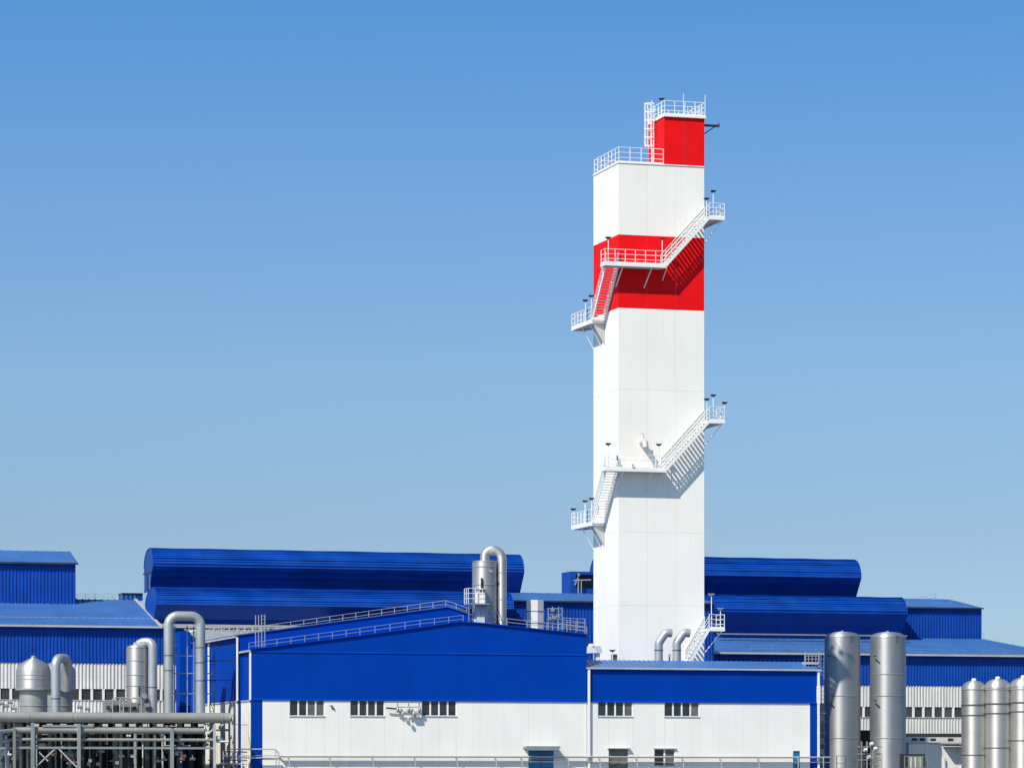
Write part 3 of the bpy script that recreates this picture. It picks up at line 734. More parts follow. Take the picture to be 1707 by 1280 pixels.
MB().prism([e10 + Vector((0,0,-.1)), t11 + Vector((0,0,-.1)), t11 + Vector((0,0,.14)), e10 + Vector((0,0,.14))], (.3, 0, 0)).build('verge', 'gutter', hall)
MB().box(x0, ve+.3, LV-.55, LV-.35, ze_-.12, ze_+.06).build('gutter', 'gutter', hall)
zb = Z(60, 1030, LV+3)
e = Vector((0, 3.6, (zr_-ze_)*3.6/12.8+.05)); MB().bar(e00+e, e10+e, .06, .04).build('roof_joint', 'gutter', hall)
# roof continuing under the vaults (lower, grey)
MB().quad((ve+.3, LV-.35, ze_-.05), (U(560, LV), LV-.35, ze_-.05), (U(560, LV), LV+3, ze_+.5), (ve+.3, LV+3, ze_+.5)).build('lower_roof', 'grey_roof', hall)
# upper storey far left
b0 = 346.0
up = thing('upper_block', 'blue ribbed upper block with a grey-blue roof at the far left edge', 'building', (x0, b0, 0))
xa, xb = U(-60, b0), U(126, b0); za, zc = Z(60, 1002, b0), Z(60, 938, b0)
rib_wall(xa, xb, b0, za-3, zc).build('wall', 'blue_rib', up); rib_side(b0, b0+9, xb, za-3, zc).build('wall', 'blue_rib', up)
MB().box(xa, xb-.1, b0+.1, b0+9, 0, zc-.02).build('body', 'blue_rib', up)
rz = Z(60, 918, b0+4.4)
rib_roof((xa, b0-.3, zc), (xb+.15, b0-.3, zc), (xb+.15, b0+4.4, rz), (xa, b0+4.4, rz), .8, .05).build('roof', 'blue_roof', up)
rib_roof((xa, b0+9, zc), (xb+.15, b0+9, zc), (xb+.15, b0+4.4, rz), (xa, b0+4.4, rz), .8, .05).build('roof', 'blue_roof', up)
MB().prism([(xb-.02, b0+.05, zc), (xb-.02, b0+4.4, rz-.03), (xb-.02, b0+8.9, zc)], (.05, 0, 0)).build('gable', 'blue_rib', up)
MB().box(xa, xb+.2, b0-.42, b0-.3, zc-.12, zc+.05).build('gutter', 'dark_steel', up)
# barrel monitors
def vault(label, px0, px1, ytop, ybulge, ybot, v, wdt=4.6, under=1.8, endlab=None, louvre=True):
    pc = P(px0, ytop, v); zt = pc.z; zb_ = Z(px0, ybulge, v); z0 = Z(px0, ybot, v)
    ua, ub = U(px0, v), U(px1, v)
    s = thing('barrel_monitor', label, 'roof monitor', (ua, v, z0), 'barrel-shaped blue roof monitors')
    hb = zt - zb_; ap = 1.9
    pr = []
    N = 11
    for i in range(N + 1):
        t = math.pi/2 * i / N; pr.append((ap * (1 - math.sin(t)) , zb_ + hb * math.sin(t)) if 0 else (ap * (1 - math.cos(math.pi/2 * i / N)) , zb_ + hb * math.sin(math.pi/2 * i / N)))
    # pr goes bulge -> apex
    back = [(ap + (wdt-ap) * math.sin(math.pi/2*i/8), zb_ + hb * math.cos(math.pi/2*i/8)) for i in range(1, 9)]
    low = [(under * (1 - j/8), z0 + (zb_ - z0) * j / 8) for j in range(8)]
    prof = low + pr + back
    # shell in separate laps: each strip leans a little so the lap edges catch light
    sh = MB(); nseg = 26
    for (a, za), (b, zb2) in zip(prof, prof[1:]):
        j = random.choice((.03, .05, .11, .08))
        d = Vector((0, b - a, zb2 - za)); nrm = Vector((0, -d.z, d.y)).normalized()
        for k in range(nseg):
            f0, f1 = ua + (ub-ua)*k/nseg, ua + (ub-ua)*(k+1)/nseg
            o0 = nrm * (j + .016*math.sin(k*1.3 + za*3)); o1 = nrm * (j + .016*math.sin((k+1)*1.3 + za*3))
            sh.quad((f0, v+a+o0.y, za+o0.z), (f1, v+a+o1.y, za+o1.z), (f1, v+b, zb2), (f0, v+b, zb2))
            sh.quad((f0, v+a, za), (f1, v+a, za), (f1, v+a+o1.y, za+o1.z), (f0, v+a+o0.y, za+o0.z))
    sh.build('shell', 'blue_vault', s)
    ends = [(v+a, z) for a, z in prof] + [(v+wdt, z0)]
    for u, du in ((ua, .06), (ub, -.06)):
        en = MB().prism([(u+du, y, z) for y, z in ends], (-du*1.5, 0, 0)).build('end_wall', 'blue_vault' if 1 else 0, s)
        tr = MB()
        for (y0_, z0_), (y1_, z1_) in zip(ends[:-1], ends[1:-1]): tr.bar((u, y0_, z0_), (u, y1_, z1_), .12, .12)
        tr.build('edge_trim', 'blue_vault', s)
    if louvre:
        MB().box(ua-.12, ua-.03, v+.7, v+wdt+.1, zb_-.6, zb_-.45).build('louvre_rail', 'dark_steel', s)
        for k in range(3):
            y = v + 1.2 + k * 1.2; MB().box(ua-.1, ua-.03, y, y+.5, z0+.1, zb_-.6).build('louvre', 'dark_steel' if k == 1 else 'blue_roof', s)
    MB().box(ua+.5, ub-.5, v+1.6, v+wdt-.1, z0-4, z0).build('curb', 'blue_rib', s)
    return s
vault('upper barrel-shaped blue roof monitor left of the tower', 255.5, 873, 912, 943, 984, 347.5)
vault('lower barrel-shaped blue roof monitor left of the tower', 261.5, 856, 978, 1007, 1041, 337.5, 5.6, louvre=False)
vault('upper barrel-shaped blue roof monitor right of the tower', 1006, 1435, 924.5, 956, 992, 366.0)
vault('lower barrel-shaped blue roof monitor right of the tower', 1190, 1512, 990, 1019, 1056, 358.5, 5.6, louvre=False)
s = thing('monitor_stub', 'small dark blue roof hood with grille left of the lower barrel monitor', 'roof hood', P(215, 1000, 350))
MB().box(U(204, 350), U(238, 350), 350, 352, Z(215, 1000, 350), Z(215, 989, 350)).build('hood_body', 'blue_vault', s)
MB().box(U(203, 350), U(238, 350), 349.9, 352, Z(215, 990, 350)+.01, Z(215, 988, 350)).build('hood_roof', 'dark_steel', s)
for x in (209, 216, 223): MB().box(U(x, 350), U(x+3, 350), 349.93, 350, Z(215, 999, 350), Z(215, 992, 350)).build('grille', 'blue_roof', s)
# middle hall behind tower
mv = 341.0
hall = thing('middle_hall', 'blue ribbed hall with a pale blue roof edge just left of the tower', 'building', P(850, 1290, mv))
xa, xb = U(850, mv), U(1190, mv); za = Z(900, 1001.5, mv)
rib_wall(xa, xb, mv, 0, za).build('wall', 'blue_rib', hall); MB().box(xa+.1, xb, mv+.1, mv+10, 0, za-.02).build('body', 'blue_rib', hall)
rib_roof((xa-.3, mv-.3, za), (xb, mv-.3, za), (xb, mv+8, Z(900, 988, mv+8)), (xa-.3, mv+8, Z(900, 988, mv+8)), .8, .04).build('roof', 'blue_roof', hall)
MB().box(xa-.3, xb, mv-.42, mv-.3, za-.1, za+.05).build('gutter', 'dark_steel', hall)
s = thing('roof_hood', 'blue box-like roof hood with a dark open front beside the tower', 'roof hood', P(950, 1000, 350))
va = 350; a, b = P(951, 952, va), P(1000, 1000, va)
MB().box(a.x, a.x+.55, va, va+3, b.z-1, a.z).box(a.x+.55, b.x, va, va+3, b.z-1, Z(960, 979, va)).box(a.x+.55, b.x, va, va+3, a.z-.3, a.z).build('hood_body', 'blue_rib', s)
MB().box(a.x+.55, b.x, va+1.5, va+1.6, Z(960, 979, va), a.z-.3).build('opening', 'dark_steel', s)
q = MB(); q.bar(P(964, 1000, va-.4), P(964, 955, va-.4), .1).bar(P(969, 1000, va-.4), P(969, 968, va-.4), .08).bar(P(956, 967, va-.4), P(985, 966, va-.4), .12).bar(P(958, 975, va-.4), P(966, 957, va-.4), .1)
q.build('frame', 'rail_grey', s)
# right hall
hv = 352.0
hall = thing('right_hall', 'long ribbed blue and white hall with a band of windows at far right', 'building', P(1400, 1290, hv))
xa, xb = U(1120, hv), U(1790, hv)
ze_ = Z(1400, 1089.5, hv); z1_ = Z(1550, 1141.5, hv); z2_ = Z(1550, 1178, hv); z3_ = Z(1550, 1196, hv); z4 = Z(1550, 1222, hv)
rib_wall(xa, xb, hv, z1_, ze_).build('blue_cladding', 'blue_rib', hall)
rib_wall(xa, xb, hv-.02, z2_, z1_-.03).build('white_cladding', 'white_rib', hall)
rib_wall(xa, xb, hv-.02, z4, z3_).build('white_cladding', 'white_rib', hall)
MB().box(xa, xb, hv-.1, hv+.05, z4-.35, z4).build('dark_strip', 'dark_steel', hall)
rib_wall(xa, xb, hv-.02, 0, z4-.35).build('white_cladding', 'white_rib', hall)
MB().box(xa, xb, hv-.12, hv-.03, z1_-.05, z1_+.03).build('flashing', 'blue_facade', hall)
MB().box(xa, xb, hv-.12, hv+.1, z3_, z3_+.07).build('sill', 'gutter', hall)
window_band(hall, 1340, 1660, 16.6, 0, 0, hv, z3_, z2_)
MB().box(xa, xb, hv+.35, hv+14, 0, ze_-.02).build('body', 'blue_rib', hall)
rv2 = hv + 9; zt = Z(1400, 1062, rv2)
pl, pr_, tr_, tl = Vector((xa, hv-.35, ze_)), Vector((xb, hv-.35, ze_)), Vector((U(1640, rv2), rv2, zt)), Vector((xa, rv2, zt))
rib_roof(pl, Vector((tr_.x, hv-.35, ze_)), tr_, tl, .8, .04).build('roof', 'blue_roof', hall)
MB().quad(Vector((tr_.x, hv-.35, ze_)), pr_, pr_ + Vector((6, 9, 0)), tr_).build('hip_roof', 'blue_roof', hall)
MB().box(xa, xb, hv-.6, hv-.35, ze_-.14, ze_+.06).build('gutter', 'gutter', hall)
# upper right block
uv = hv + 11
up = thing('upper_block', 'blue ribbed upper block at the right end of the lower barrel monitor', 'building', P(1512, 1100, uv))
a, b = U(1480, uv), U(1636, uv); zt_ = Z(1570, 1012.5, uv)
rib_wall(a, b, uv, zt-2, zt_).build('wall', 'blue_rib', up); MB().box(a, b-.02, uv+.1, uv+8, zt-3, zt_-.02).build('body', 'blue_rib', up)
rz = Z(1560, 998, uv+5)
MB().quad((a, uv-.3, zt_), (b+.1, uv-.3, zt_), (b-1.5, uv+5, rz), (a, uv+5, rz)).quad((b+.1, uv-.3, zt_), (b+.1, uv+9, zt_), (b-1.5, uv+5, rz), (b-1.5, uv+5, rz-.01)).build('roof', 'blue_roof', up)
MB().box(a, b+.1, uv-.4, uv-.3, zt_-.12, zt_+.03).build('gutter', 'dark_steel', up)
guard_rail('thin grey railing on the roof of the upper block at far right', [P(1512, 1012, uv), P(1560, 1000, uv+4), P(1634, 1013, uv)], .7, 1.9, 'rail_grey', .03)
guard_rail('thin grey railing on the hip of the right hall roof', [P(1640, 1064, hv+7), P(1712, 1079, hv+3)], .6, 1.6, 'rail_grey', .03)
guard_rail('thin grey railing along the eave of the right hall', [P(1180, 1082, hv), P(1709, 1094, hv-.1)], .55, 2.4, 'rail_blue', .03)
guard_rail('thin grey railing along the roof edge left of the tall blue monitors', [P(128, 998, RV+.2), P(203, 999, RV+.2)], .5, .9, 'rail_grey', .03)
# long trough below lower-right monitor
s = thing('monitor_gutter', 'pale narrow gutter beneath the lower right barrel monitor', 'gutter', P(1195, 1055, 358))
a, b = P(1196, 1054, 358), P(1512, 1058, 358); MB().box(a.x, b.x, 358.0, 358.3, a.z-.18, a.z-.05).build('trough', 'beige_pipe', s)
# cable tray in front of left lower monitor (pale line y 1045)
s = thing('roof_pipe', 'pale pipe on short supports under the lower left barrel monitor', 'pipe', P(352, 1047, 330))
MB().tube([P(352, 1047, 330), P(470, 1044, 330)], .09, 10).build('pipe', 'beige_pipe', s, True)
for i in range(9): a = P(356+i*13, 1047-i*.3, 330); MB().box(a.x-.05, a.x+.05, 329.9, 330.1, a.z-.9, a.z).build('support', 'gutter', s)
s = thing('lean_to', 'low shed with a grey corrugated roof squeezed behind the left side of the workshop', 'shed', P(352, 1100, 322))
a, b, c = P(340, 1073, 322), P(500, 1073, 322), P(352, 1049, 331)
rib_roof((a.x, 322, a.z), (b.x, 322, a.z), (b.x, 331, c.z), (a.x, 331, c.z), .45, .07).build('roof', 'grey_roof', s)
MB().box(a.x+.2, b.x, 322.3, 331, 0, a.z-.05).build('body', 'blue_rib', s)

# ================================================================== LEFT TANK GROUP
zd = Z(150, 1190, 303)             # deck level
s = thing('process_deck', 'concrete and steel deck under the left vessels, shading dark machinery', 'platform', (U(-60, 303), 303, 0))
dx0, dx1 = U(-80, 303), U(338, 303)
MB().box(dx0, dx1, 300.2, 316, zd-.3, zd).build('slab', 'concrete', s)
MB().box(dx0, dx1, 315.7, 316, 0, zd-.3).build('dark_backdrop', 'dark_steel', s)  # dark sheet added behind, its colour standing in for shade under the deck
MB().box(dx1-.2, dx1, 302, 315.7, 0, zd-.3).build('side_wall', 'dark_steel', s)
src = None
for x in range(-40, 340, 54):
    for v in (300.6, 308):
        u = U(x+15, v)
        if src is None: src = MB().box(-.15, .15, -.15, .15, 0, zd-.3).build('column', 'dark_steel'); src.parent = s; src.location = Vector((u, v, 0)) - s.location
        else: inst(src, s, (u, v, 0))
def bell_tank(label, px0, px1, v, ytop, yshoulder, yring):
    uc_ = U((px0+px1)/2, v); r = (U(px1, v) - U(px0, v))/2
    zt, zs_, zr_ = [Z(px0, y, v) for y in (ytop, yshoulder, yring)]
    s = thing('bell_tank', label, 'tank', (uc_, v, zd), 'bell-topped steel tanks on the deck')
    pr = [(r, zr_), (r, zs_-.1), (r*.975, zs_+.12), (r*.91, zs_+.33), (r*.80, zs_+.51), (r*.63, zs_+.69), (r*.42, zs_+.86), (r*.22, zs_+1.0), (r*.13, zs_+1.06)]
    MB().lathe((uc_, v), pr, 56).build('shell', 'steel', s, True)
    MB().lathe((uc_, v), [(r*.14, zs_+1.0), (r*.14, zt-.08), (r*.10, zt-.02), (.001, zt)], 20).build('cap', 'steel_dull', s, True)
    MB().lathe((uc_, v), [(r*.80, zd), (r*.80, zr_)], 56).build('skirt', 'white_rib' if 0 else 'steel_dull', s, True)
    MB().lathe((uc_, v), [(r*.8, zr_-.12), (r+.07, zr_-.10), (r+.07, zr_+.03), (r, zr_+.04)], 56).build('ring', 'steel_dull', s, True)
    for y in (yshoulder+8, yshoulder+15):
        z = Z(px0, y, v); MB().lathe((uc_, v), [(r, z-.03), (r+.025, z-.02), (r+.025, z+.02), (r, z+.03)], 56).build('seam', 'steel_dull', s, True)
    z = Z(px0, 1176, v); MB().lathe((uc_, v), [(r*.8, z-.04), (r*.83, z-.03), (r*.83, z+.03), (r*.8, z+.04)], 56).build('seam', 'steel_dull', s, True)
    return s
bell_tank('front bell-topped steel tank left of the curved pipe', 27, 84.5, 303.5, 1092, 1117, 1148)
bell_tank('rear bell-topped steel tank half hidden behind the curved pipe', 72, 126, 308, 1094, 1119, 1149)
def pipe_thing(name, label, path, r, m, rad, flz=(), cat='pipe', legs=None):
    s = thing(name, label, cat, path[0])
    MB().tube(bend(path, rad, 10), r, 28).build('pipe', m, s, True)
    for p, d in flz:
        p = Vector(p); d = Vector(d); MB().tube([p - d*.03, p + d*.03], r+.035, 28).build('flange', 'dark_band', s, True)
    return s
v = 301.3
xa, xb = U(93, v), U(118, v); zt = Z(100, 1096.5, v)
pipe_thing('curved_pipe', 'steel pipe curving over from the deck into the rear bell tank', [(xa, v, zd-.2), (xa, v, zt), (xb, v+1.5, zt), (xb, v+2.2, Z(118, 1150, v))], .385, 'pale_pipe', .66,
           [((xa, v, Z(93, 1164, v)), (0, 0, 1))])
# cylinder vessel + bend
sx, pc, r = put_tank('cylinder_vessel', 'plain steel cylinder vessel with a small domed lid on the left deck', 'tank', 210.5, 247, 1074, Z(230, 1172, 303), 303, 'steel', .3, [(1101, .03, 'steel_dull'), (1125, .03, 'steel_dull'), (1143, .03, 'steel_dull')])
MB().lathe((pc.x, 303), [(r*.9, zd), (r*.9, Z(230, 1172, 303))], 32).build('skirt', 'steel_dull', sx, True)
MB().lathe((pc.x, 303), [(.35, pc.z-.1), (.35, pc.z+.15), (.2, pc.z+.2)], 20).build('cap', 'steel_dull', sx, True)
a = P(232, 1151, 302); MB().box(a.x-.05, a.x+.05, 301.95, 302.1, a.z-.4, a.z+.4).build('gauge', 'dark_steel', sx)
a = P(240, 1160, 301.9); MB().tube([(a.x, 301.6, a.z), (a.x, 302.3, a.z)], .22, 16).build('manhole', 'steel_dull', sx, True)
v = 302.2; xa = U(231, 303); xb = U(254.5, v); zt = Z(240, 1069.5, v)
pipe_thing('curved_pipe', 'steel pipe bending from the top of the cylinder vessel down to the rack', [(xa, 303, pc.z), (xa+.3, 302.8, zt), (xb, v, zt), (xb, v, zd-.3)], .37, 'pale_pipe', .6, [((xb, v, Z(254, 1145, v)), (0, 0, 1))])
# inverted U
v = 302.5; xa, xb = U(281, v), U(334, v); zt = Z(300, 1026.5, v)
s = pipe_thing('inverted_u_pipe', 'large inverted-U steel pipe rising above the pipe rack', [(xa, v, zd-.5), (xa, v, zt), (xb, v, zt), (xb, v, zd-.5)], .405, 'pale_pipe', .8,
    [((xa, v, Z(281, 1092, v)), (0, 0, 1)), ((xa, v, Z(281, 1117, v)), (0, 0, 1)), ((xb, v, Z(334, 1079, v)), (0, 0, 1)), ((xb, v, Z(334, 1104, v)), (0, 0, 1)), ((xb, v, Z(334, 1134, v)), (0, 0, 1))])
q = MB()
for y in (1092, 1121, 1155): q.bar((xa, v+.8, Z(281, y, v)), (xb+1.2, v+.8, Z(281, y, v)), .09)
for x in (291, 312, 323): q.bar((U(x, v+.8), v+.8, zd), (U(x, v+.8), v+.8, Z(300, 1042, v)), .1)
q.build('support_frame', 'rail_blue', s)
s = thing('blue_duct', 'dark blue vertical duct standing between the legs of the inverted-U pipe', 'duct', (U(310, 306), 306, 0))
MB().box(U(300, 306), U(318, 306), 306, 307.5, 0, Z(300, 1052, 306)).build('duct', 'blue_facade', s)
for x, y in ((317, 1053), (325, 1051)): p = P(x, y, 305); MB().bar(p, p + Vector((.25, -.2, .12)), .16, .1).build('camera_lamp', 'rail_white', s)
s = thing('lattice_mast', 'thin dark lattice mast against the blue side wall of the workshop', 'mast', (U(366, 304), 304, 0))
vmm = 304.5; q = MB(); xa_, xb_ = U(350, vmm), U(357, vmm)
for x in (xa_, xb_): q.bar((x, vmm, 0), (x, vmm, Z(360, 1076, vmm)), .07)
z = 1.
ztp = Z(360, 1076, vmm); k = 0
while z < ztp - .8:
    q.bar((xa_, vmm, z), (xb_, vmm, z), .05); q.bar((xa_ if k % 2 else xb_, vmm, z), (xb_ if k % 2 else xa_, vmm, z+.8), .045); z += .8; k += 1
q.build('lattice', 'dark_steel', s)
for y in (1077, 1101, 1133): MB().bar(P(340, y, vmm), (u2-.05, vmm, Z(340, y, vmm)), .07).build('strut', 'dark_steel', s)
# machinery on deck between tanks
s = thing('pump_skid', 'cream pumps and valves crowded on the deck left of the cylinder vessel', 'pump', (U(190, 302), 302, zd))
rng = random.Random(3)
for x, wd, y in ((172, 14, 1168), (190, 9, 1166), (200, 16, 1172), (218, 12, 1170), (184, 20, 1177), (240, 8, 1172)):
    a, b = P(x, y, 302), P(x+wd, 1190, 302)
    vv = 301.5 + rng.random(); 
    MB().box(a.x, b.x, vv, vv+.7, zd, a.z).build('casing', 'beige_pipe', s)
    c = (a.x + b.x)/2; MB().tube([(c, vv-.25, (zd+a.z)/2), (c, vv, (zd+a.z)/2)], .18, 12).build('valve_wheel', 'dark_steel', s, True)
for x in (196, 208, 226): a = P(x, 1163, 301.4); MB().tube(bend([(a.x-.4, 301.4, zd), (a.x-.4, 301.4, a.z), (a.x+.5, 301.4, a.z), (a.x+.5, 301.4, zd)], .2), .06, 10).build('pipe', 'steel_dull', s, True)
s = thing('valve_cluster', 'small pale valves and pipework at the far left edge above the big pipe', 'valve', (U(10, 302), 302, zd))
for x, y in ((3, 1172), (10, 1176), (17, 1170), (24, 1180), (133, 1178), (146, 1181)):
    a = P(x, y, 301.6); MB().tube([(a.x, 301.6, zd), (a.x, 301.6, a.z)], .12, 10).build('stub', 'white_rib', s, True); MB().tube([(a.x-.2, 301.6, a.z), (a.x+.2, 301.6, a.z)], .15, 10).build('valve_body', 'beige_pipe', s, True)
a, b = P(-30, 1168, 301.9), P(28, 1170, 301.9); MB().bar(a, b, .06).build('rail', 'rail_white', s)
for x in range(-28, 28, 5): MB().bar(P(x, 1169, 301.9), (P(x, 0, 301.9).x, 301.9, zd), .05).build('baluster', 'rail_white', s)

# pipe rack ----------------------------------------------------------
rv = 298.0
rack = thing('pipe_rack', 'grey-green steel rack of posts, beams and braces carrying the left pipes', 'pipe rack', (U(0, rv), rv, 0))
for x, y, wd, m in ((22, 1212, .22, 'olive'), (53, 1204, .28, 'galvanised'), (130, 1206, .26, 'galvanised'), (285, 1214, .27, 'galvanised'), (356, 1207, .2, 'gutter'), (9, 1225, .15, 'galvanised')):
    u = U(x, rv); MB().box(u-wd/2, u+wd/2, rv-.55, rv-.3, 0, Z(x, y, rv)).build('post', m, rack)
for y, a, b in ((1246, 25, 355), (1210, 70, 155), (1247, -30, 20)): MB().box(U(a, rv), U(b, rv), rv-.29, rv-.15, Z(180, y+1.8, rv), Z(180, y-1.8, rv)).build('beam', 'galvanised', rack)
for a, b in (((55, 1282), (92, 1247)), ((128, 1278), (97, 1247)), ((65, 1253), (80, 1268))): MB().bar(P(*a, rv-.2), P(*b, rv-.2), .1).build('brace', 'gutter', rack)
for x in (53, 130, 285, 356): MB().box(U(x, rv)-.08, U(x, rv)+.08, rv-.3, rv+2.2, Z(x, 1208, rv)-.15, Z(x, 1208, rv)).build('crossbeam', 'galvanised', rack)
u_end = U(382, rv)
def hpipe(label, y, r, v, xa, xb, m, joints=(), drop=None, cap=True):
    s = thing('pipeline', label, 'pipe', (U(max(xa, -40), v), v, Z(180, y, v)))
    z = Z(180, y, v)
    MB().tube([(U(xa, v), v, z), (U(xb, v), v, z)], r, 28).build('pipe', m, s, True)
    for j in joints: MB().tube([(U(j, v)-.04, v, z), (U(j, v)+.04, v, z)], r+.03, 28).build('flange', 'steel_dull', s, True)
    return s
hpipe('thickest beige pipe, running level across the top of the rack', 1195.5, .43, rv, -60, 382, 'beige_pipe', (47, 118, 127, 182, 370, 381))
hpipe('second thickest pipe, directly below the thickest pipe', 1217, .25, rv-.05, 25, 340, 'beige_pipe', (58, 127, 312))
hpipe('thinner middle pipe on the rack under the two thick pipes', 1232.5, .13, rv-.0, 20, 360, 'beige_pipe', (60, 190, 330))
hpipe('short stub pipe at the right end of the rack above the rail', 1235, .09, rv-.2, 357, 381, 'white_rib', ())
p = P(25, 1217, rv); 
s = thing('pipeline', 'bent grey pipes sloping in from the far left edge of the rack', 'pipe', P(-10, 1222, rv-1))
MB().tube([P(-20, 1221, rv-2), P(25, 1217, rv-.05)], .17, 16).build('pipe', 'pale_pipe', s, True)
MB().tube([P(-20, 1240, rv-2), P(22, 1232.5, rv)], .13, 16).build('pipe', 'pale_pipe', s, True)
# vertical pipework below the rack, in the deck's shade
man = thing('pipe_manifold', 'tangle of vertical pipes, valves and drums in the shade below the rack', 'pipework', (U(150, 301), 301, 0))
rng = random.Random(11)
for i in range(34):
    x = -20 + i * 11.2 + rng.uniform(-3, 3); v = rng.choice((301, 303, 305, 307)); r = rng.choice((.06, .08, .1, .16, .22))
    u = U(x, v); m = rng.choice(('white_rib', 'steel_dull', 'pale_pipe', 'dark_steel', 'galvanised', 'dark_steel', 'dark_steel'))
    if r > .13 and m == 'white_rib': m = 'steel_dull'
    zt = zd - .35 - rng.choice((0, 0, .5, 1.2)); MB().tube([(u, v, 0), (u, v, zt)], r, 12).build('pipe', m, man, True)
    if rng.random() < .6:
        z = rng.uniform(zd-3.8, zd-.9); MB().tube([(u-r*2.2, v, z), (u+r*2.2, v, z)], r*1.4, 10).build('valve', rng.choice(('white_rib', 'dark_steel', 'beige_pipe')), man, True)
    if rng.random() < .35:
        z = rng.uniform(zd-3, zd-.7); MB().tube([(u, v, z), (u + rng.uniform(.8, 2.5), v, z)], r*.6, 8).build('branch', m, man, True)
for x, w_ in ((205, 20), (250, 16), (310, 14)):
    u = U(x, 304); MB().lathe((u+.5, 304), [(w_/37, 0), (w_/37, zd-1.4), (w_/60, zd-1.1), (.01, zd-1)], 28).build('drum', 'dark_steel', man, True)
for x in range(60, 350, 23):
    a = P(x, 1208, 299); MB().box(a.x-.2, a.x+.25, 299, 299.4, a.z-.12, a.z+.1).build('bracket', 'white_rib', man)
cl = thing('rack_fittings', 'small valves, hangers and instrument boxes scattered along the pipe rack', 'fittings', (U(150, rv), rv-.5, Z(150, 1225, rv)))
rng = random.Random(5)
for i in range(70):
    x = rng.uniform(2, 350); y = rng.choice((1208, 1210, 1224, 1227, 1239, 1241, 1252, 1258, 1266, 1272)) + rng.uniform(-2, 2); v = rv + rng.uniform(-.1, 1.2)
    a = P(x, y, v); m = rng.choice(('white_rib', 'steel_dull', 'dark_steel', 'gutter', 'rust', 'dark_steel', 'galvanised')); k = rng.random()
    if k < .3: MB().box(a.x-.13, a.x+.13, v-.1, v+.1, a.z-.12, a.z+.14).build('instrument_box', m, cl)
    elif k < .6: MB().tube([a - Vector((.22, 0, 0)), a + Vector((.22, 0, 0))], .1, 8).tube([a, a + Vector((0, 0, .32))], .04, 6).build('valve', m, cl, True)
    elif k < .8: MB().bar(a, a + Vector((rng.uniform(-.5, .5), 0, rng.uniform(-.8, -.3))), .05).build('hanger', m, cl)
    else: MB().tube(bend([a, a + Vector((.45, 0, 0)), a + Vector((.45, 0, -.9))], .15, 4), .06, 8).build('elbow', m, cl, True)
for i in range(9):
    x = 18 + i * 38; a = P(x, 1204, rv-.1); MB().bar(a, a + Vector((0, 0, -.5)), .06).build('hanger', 'dark_steel', cl)
# end-of-rack valves and small rail
s = thing('valve_manifold', 'knot of small valves and handwheels at the right end of the rack', 'valve', P(365, 1240, rv))
for i in range(16):
    x = rng.uniform(340, 378); y = rng.uniform(1210, 1245); a = P(x, y, rv + rng.uniform(-.3, .6))
    MB().tube([a, a + Vector((rng.uniform(-.3, .3), 0, rng.uniform(.15, .4)))], .07, 8).build('valve', rng.choice(('dark_steel', 'gutter', 'white_rib', 'steel_dull')), s, True)
    if i % 3 == 0: MB().tube([a, a + Vector((0, -.06, 0))], .17, 14).build('handwheel', 'dark_steel', s, True)
s = thing('red_pipework', 'thin reddish and grey service pipes before the white side wall', 'pipe', P(390, 1270, V0-.8))
for i, (x, y0_, y1_, m) in enumerate(((372, 1250, 1290, 'gutter'), (380, 1250, 1285, 'rust'), (388, 1252, 1290, 'gutter'), (396, 1254, 1275, 'rust'), (404, 1250, 1290, 'gutter'), (459, 1248, 1275, 'gutter'), (464, 1252, 1274, 'gutter'))):
    MB().tube([P(x, y0_, V0-.9), P(x+1, y1_, V0-.9)], .05, 8).build('pipe', m, s, True)
for y, m in ((1252, 'rust'), (1259, 'gutter'), (1266, 'rust'), (1272, 'gutter')): MB().tube([P(368, y, V0-.9), P(412, y+1, V0-.9)], .05, 8).build('pipe', m, s, True)
s = thing('side_window', 'small dark framed lamp box on the white ribbed side wall', 'lamp', P(389, 1207, V0+1))
a, b = P(386.5, 1192, V0-1), P(390.5, 1207, V0-1); MB().bar((a.x, V0-1, a.z), (a.x, V0-1, b.z), .05).bar((b.x, V0-1, a.z), (b.x, V0-1, b.z), .05).bar((a.x, V0-1, a.z), (b.x, V0-1, a.z), .05).bar((a.x, V0-1, b.z), (b.x, V0-1, b.z), .05).bar((a.x, V0-1, (a.z+b.z)/2), (b.x, V0-1, (a.z+b.z)/2), .05).build('frame', 'dark_steel', s)
MB().bar((b.x, V0-1, b.z), (uL, V0+1.2, b.z), .04).build('arm', 'dark_steel', s)

# ================================================================== RIGHT TANKS
tv = 320.0
t1, pc, r = put_tank('silo', 'left tall steel silo, partly in the shadow of the tower', 'silo', 1376, 1432.5, 1052.5, 0, tv, 'silo_steel', .55, [(1160, .03, 'steel_dull'), (1230, .03, 'steel_dull')], 'tall steel silos')
def silo_bits(t, px, v, r, pc):
    MB().tube([(pc.x, v, pc.z-.05), (pc.x, v, pc.z+.1)], .12, 12).build('vent_cap', 'steel_dull', t, True)
    a = P(px+42, 1060, v-r); q = MB(); q.bar(a, a+Vector((0,0,-.7)), .05).bar(a+Vector((.18,0,0)), a+Vector((.18,0,-.5)), .05).bar(a, a+Vector((.18,0,0)), .05); q.build('hook', 'dark_band', t)
    for y in (1093, 1167):
        a = P(px+5.5, y, v-r*.6); MB().tube([(a.x, v-r*.9, a.z), (a.x, v-r*.5, a.z)], .07, 8).build('nozzle', 'dark_band', t, True)
silo_bits(t1, 1376, tv, r, pc)
t2, pc, r = put_tank('silo', 'right tall steel silo, fully sunlit', 'silo', 1452, 1508.5, 1053, 0, tv-.8, 'silo_steel', .55, [(1124, .03, 'steel_dull'), (1160, .03, 'steel_dull'), (1230, .03, 'steel_dull')], 'tall steel silos')
